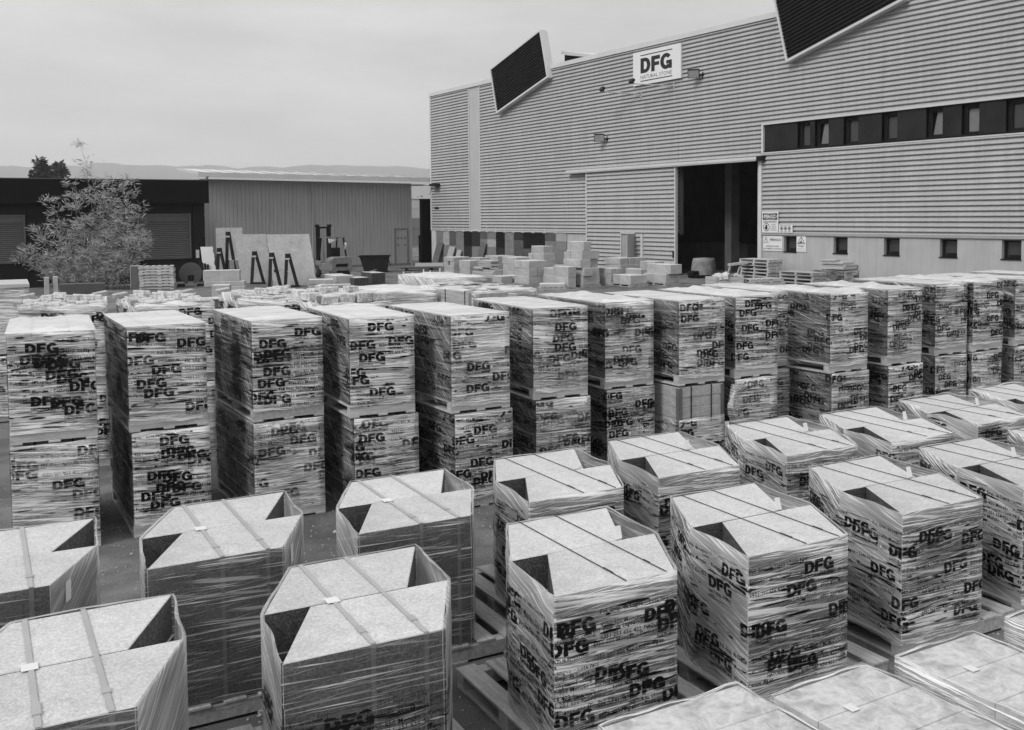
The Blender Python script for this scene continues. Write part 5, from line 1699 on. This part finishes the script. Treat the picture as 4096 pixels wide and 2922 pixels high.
for j in range(n2 + 1):
    for i in range(n1):
        a = 2 * math.pi * i / n1; f = j / n2
        rr_ = (.58 - .15 * f ** 3) * (1 + .10 * math.sin(a * 3 + 1) + .06 * math.sin(a * 7)) * (1 if j < n2 else .0)
        b.v.append((rr_ * math.cos(a), rr_ * .8 * math.sin(a), .86 * min(1, f * 1.12)))
for j in range(n2):
    for i in range(n1):
        b.f.append((j * n1 + i, j * n1 + (i + 1) % n1, (j + 1) * n1 + (i + 1) % n1, (j + 1) * n1 + i)); b.m.append(0); b.uv.append(None)
b.build('tarpaulin', 'dusty_metal', t, smooth=True)
b = MB(); b.box(-.7, .6, -.5, .2, 0, .12); b.box(-.8, -.5, -.3, .1, .1, .3); b.build('base', 'dirty_black', t)

# stones leaning on the sample wall
for i, (x, w, h, a, m_) in enumerate(((1.15, .75, 1.3, 10, 'stone_slab'), (2.9, .7, 1.05, 6, 'block_side'), (3.9, .5, .85, 5, 'block_side'), (6.7, .6, 1.35, 12, 'stone_slab'))):
    b = MB(); b.bar((x, -.45, -.1), (x + h * math.sin(RAD(a)), -.12, h), w, .06, 0, (0, 1, 0))
    o = b.build('leaning_slab', m_); o.location = (-5.23, 66.13, 0); o.rotation_euler = (0, 0, FAZ)
    tag(o, 'rough stone slab leaning on the sample wall, %s from the left' % ORD[i], 'slab', 'slabs leaning on the sample wall')

# ------------------------------------------------------------------ skip and forklift
t = thing('skip', 'dirty black metal skip with sloping ends in front of the shed', 'skip', (-8.0, 58.6, gz(-8, 58)), RAD(3))
b = MB()
prof = [(-.58, .0), (-.86, .92), (.80, .92), (.66, .0)]
vs_ = [(x, -.5, z) for x, z in prof] + [(x, .6, z) for x, z in prof]
b.poly(vs_, [(0, 3, 2, 1), (4, 5, 6, 7), (0, 4, 7, 3), (0, 1, 5, 4), (3, 7, 6, 2)])
b.build('tub', 'dirty_black', t)
b = MB(); b.box(-.93, .87, -.56, -.48, .90, .97); b.box(-.93, .87, .58, .66, .90, .97); b.box(-.93, -.85, -.48, .58, .90, .97); b.box(.79, .87, -.48, .58, .90, .97); b.build('rim', 'dirty_black', t)
for x in (-.4, .45):
    b = MB(); b.box(x - .06, x + .06, -.53, -.5, .05, .9); b.build('stiffener', 'dirty_black', t)
b = MB(); b.box(-.55, .75, -.45, .55, -.0, .05); b.bar((.80, -.5, .75), (.92, -.5, .4), .05, .05); b.build('skid', 'dirty_black', t)

def forklift():
    t = thing('forklift', 'dusty forklift truck with overhead guard, parked with its back to the camera', 'forklift', (-9.62, 53.6, gz(-9.6, 53)), RAD(35))
    # local: x right, y forward (away), z up
    b = MB()
    # counterweight: rounded block
    prof = [(-.56, .30), (-.62, .42), (-.62, .95), (-.56, 1.08), (-.44, 1.14), (.44, 1.14), (.56, 1.08), (.62, .95), (.62, .42), (.56, .30)]
    n = len(prof)
    vs_ = [(x * .93, -1.18, (z - .7) * .94 + .7) for x, z in prof] + [(x, -1.10, z) for x, z in prof] + [(x, -.62, z) for x, z in prof]
    b.poly(vs_, [tuple(range(n))] + [(i, i + n, (i + 1) % n + n, (i + 1) % n) for i in range(n)] + [(i + n, i + 2 * n, (i + 1) % n + 2 * n, (i + 1) % n + n) for i in range(n)] + [tuple(reversed(range(2 * n, 3 * n)))])
    cw = b.build('counterweight', 'dusty_metal', t)
    b = MB(); b.box(-.34, .34, -1.19, -1.175, .62, .78); b.box(-.3, .4, -1.185, -1.17, .30, .42); b.build('vent', 'seat', cw)
    b = MB(); b.box(-.50, .50, -1.186, -1.178, .55, .57); b.box(-.5, .5, -1.186, -1.178, .47, .485); b.build('trim_line', 'rim', cw)
    b = MB(); b.box(-.52, .52, -.62, .55, .38, .78); b.box(-.5, .5, -.62, -.25, .78, 1.02); b.box(-.55, -.42, .3, .95, .42, .9); b.box(.42, .55, .3, .95, .42, .9); b.box(-.42, .42, .55, .95, .4, .85)
    b.build('body', 'dusty_metal', t, bevel=.02)
    for sx in (-1, 1):
        for (y, r_, w_) in ((.72, .34, .24), (-.72, .27, .2)):
            x = sx * (.56 if y > 0 else .48)
            b = MB(); b.lathe([(x - w_ / 2, r_ * .6), (x - w_ / 2, r_ * .93), (x - w_ * .35, r_), (x + w_ * .35, r_), (x + w_ / 2, r_ * .93), (x + w_ / 2, r_ * .6)], 'x', 20, 0, (0, y, r_))
            w = b.build('wheel', 'tyre', t)
            xo = x + sx * w_ / 2
            b = MB(); b.lathe([(xo - .02, r_ * .6), (xo + sx * .012, r_ * .56), (xo + sx * .012, r_ * .25), (xo + sx * .03, r_ * .2)], 'x', 16, 0, (0, y, r_)); b.build('rim', 'rim', w)
    # overhead guard
    posts = [((-.48, -.72, 1.1), (-.46, -.45, 2.14)), ((.48, -.72, 1.1), (.46, -.45, 2.14)), ((-.50, .60, .85), (-.46, .35, 2.14)), ((.50, .60, .85), (.46, .35, 2.14))]
    for p0, p1 in posts:
        b = MB(); b.bar(p0, p1, .07, .07); b.build('guard_post', 'dirty_black', t)
    b = MB(); b.box(-.50, .50, -.52, -.45, 2.13, 2.2); b.box(-.50, .50, .35, .42, 2.13, 2.2); b.box(-.50, -.43, -.45, .35, 2.13, 2.2); b.box(.43, .50, -.45, .35, 2.13, 2.2)
    for i in range(6):
        x = -.34 + i * .135
        b.box(x - .015, x + .015, -.45, .35, 2.14, 2.18)
    b.build('guard_roof', 'dusty_metal', t)
    # mast
    ms = MB()
    for sx in (-1, 1):
        ms.box(sx * .36 - .06, sx * .36 + .06, 1.0, 1.12, .15, 2.78)
        ms.box(sx * .25 - .04, sx * .25 + .04, 1.02, 1.14, .2, 2.70)
        ms.box(sx * .36 - .09, sx * .36 + .09, .97, 1.15, 2.70, 2.84)
    for z in (.5, 2.1, 2.62):
        ms.box(-.36, .36, 1.03, 1.10, z, z + .1)
    m_ = ms.build('mast', 'dirty_black', t)
    b = MB(); b.tube((0, 1.06, .3), (0, 1.06, 2.0), .04, n=8); b.build('lift_cylinder', 'rim', m_)
    for sx in (-1, 1):
        b = MB(); b.box(sx * .28 - .06, sx * .28 + .06, 1.18, 1.22, .1, .6); b.box(sx * .28 - .06, sx * .28 + .06, 1.22, 2.2, .1, .14); b.build('fork', 'dirty_black', m_)
    b = MB(); b.box(-.25, .25, -.42, .05, 1.0, 1.12); b.box(-.25, .25, -.50, -.38, 1.08, 1.62); b.build('seat', 'seat', t, bevel=.03)
    b = MB(); b.tube((0, .45, .9), (0, .28, 1.35), .035, n=8); b.build('steering_column', 'seat', t)
    b = MB()
    for i in range(14):
        a0, a1 = 2 * math.pi * i / 14, 2 * math.pi * (i + 1) / 14
        f = lambda a: (.17 * math.cos(a), .27 + .17 * math.sin(a) * .9, 1.37 + .17 * math.sin(a) * .35)
        b.tube(f(a0), f(a1), .015, n=5)
    b.build('steering_wheel', 'seat', t)
    b = MB(); b.tube((-.3, .4, .9), (-.34, .3, 1.3), .012, n=5); b.build('lever', 'seat', t)
    # white plastic tied to the guard
    rg = MB()
    for i in range(5):
        rg.face([(-.46 + i * .1, -.53, 2.12 - .03 * i), (-.36 + i * .1, -.53, 2.10 - .02 * i), (-.36 + i * .1, -.55, 1.88 + .05 * i), (-.46 + i * .1, -.54, 1.80 + .05 * i)])
    for i in range(4):
        rg.face([(.44 + .06 * (i % 2), -.62, 1.88 - .1 * i), (.56 - .04 * i, -.60, 1.86 - .1 * i), (.55 - .03 * i, -.66, 1.74 - .1 * i), (.42, -.65, 1.76 - .1 * i)])
    rg.build('plastic_rag', 'rag', t)
forklift()

# ------------------------------------------------------------------ loose torn film by the torn load, antenna mast far off
x_, y_ = 1.92, 11.52
t = thing('torn_film', 'loose sheet of torn film hanging beside the eighth tall stack', 'film', (x_, y_, 0), RAD(29))
b = MB()
n1, n2 = 7, 9
for (ox, oy, wx, sg) in ((.72, -.10, .22, 1),):
    bs_ = len(b.v)
    for j in range(n2 + 1):
        for i in range(n1 + 1):
            f, g_ = i / n1, j / n2
            b.v.append((ox + wx * f * (1.1 - .5 * g_) + .04 * math.sin(g_ * 7), oy + .07 * math.sin(f * 9 + g_ * 4) + .1 * f, .30 + .66 * g_))
    for j in range(n2):
        for i in range(n1):
            b.f.append(tuple(bs_ + k for k in (j * (n1 + 1) + i, j * (n1 + 1) + i + 1, (j + 1) * (n1 + 1) + i + 1, (j + 1) * (n1 + 1) + i))); b.m.append(0)
            b.uv.append([(i * .03, j * .08), (i * .03 + .03, j * .08), (i * .03 + .03, j * .08 + .08), (i * .03, j * .08 + .08)])
b.build('sheet', 'film_mid', t, smooth=True)

def gravel():
    r = np.random.RandomState(4)
    n = 9000
    V = np.zeros((n * 5, 3)); T = np.zeros((n * 6, 3), int)
    for i in range(n):
        a, e = r.uniform(-1, 12), r.uniform(3.2, 12.5)
        p = E1 * a + E2 * e
        q = r.uniform(.004, .014) * (2.2 if r.uniform() < .04 else 1)
        t0 = r.uniform(0, 6.28)
        for j in range(4):
            V[i * 5 + j] = (p.x + q * math.cos(t0 + j * 1.57) * r.uniform(.7, 1.3), p.y + q * math.sin(t0 + j * 1.57) * r.uniform(.7, 1.3), .001)
        V[i * 5 + 4] = (p.x, p.y, q * r.uniform(.6, 1.1))
        for j in range(4):
            T[i * 6 + j] = (i * 5 + j, i * 5 + (j + 1) % 4, i * 5 + 4)
        T[i * 6 + 4] = (i * 5, i * 5 + 2, i * 5 + 1); T[i * 6 + 5] = (i * 5, i * 5 + 3, i * 5 + 2)
    o = obj('gravel', mesh_np('gravel', V, T, None, 'block_side'))
    o['kind'] = 'stuff'
    o['label'] = 'loose stone chips scattered on the yard between the loads'
gravel()

# ------------------------------------------------------------------ haze between here and the hills
def haze():
    m = new_mat('haze_air')
    k = N(m)
    v = k.n('ShaderNodeVolumePrincipled', {'Color': gray(0.995), 'Density': 0.00027, 'Anisotropy': 0.35})
    k.n('ShaderNodeOutputMaterial', {'Volume': v.outputs[0]})
    b = MB(); b.box(-6100, 6100, -400, 6600, -8, 290)
    M['haze_air'] = m
    o = b.build('haze', 'haze_air')
    o['kind'] = 'stuff'
haze()
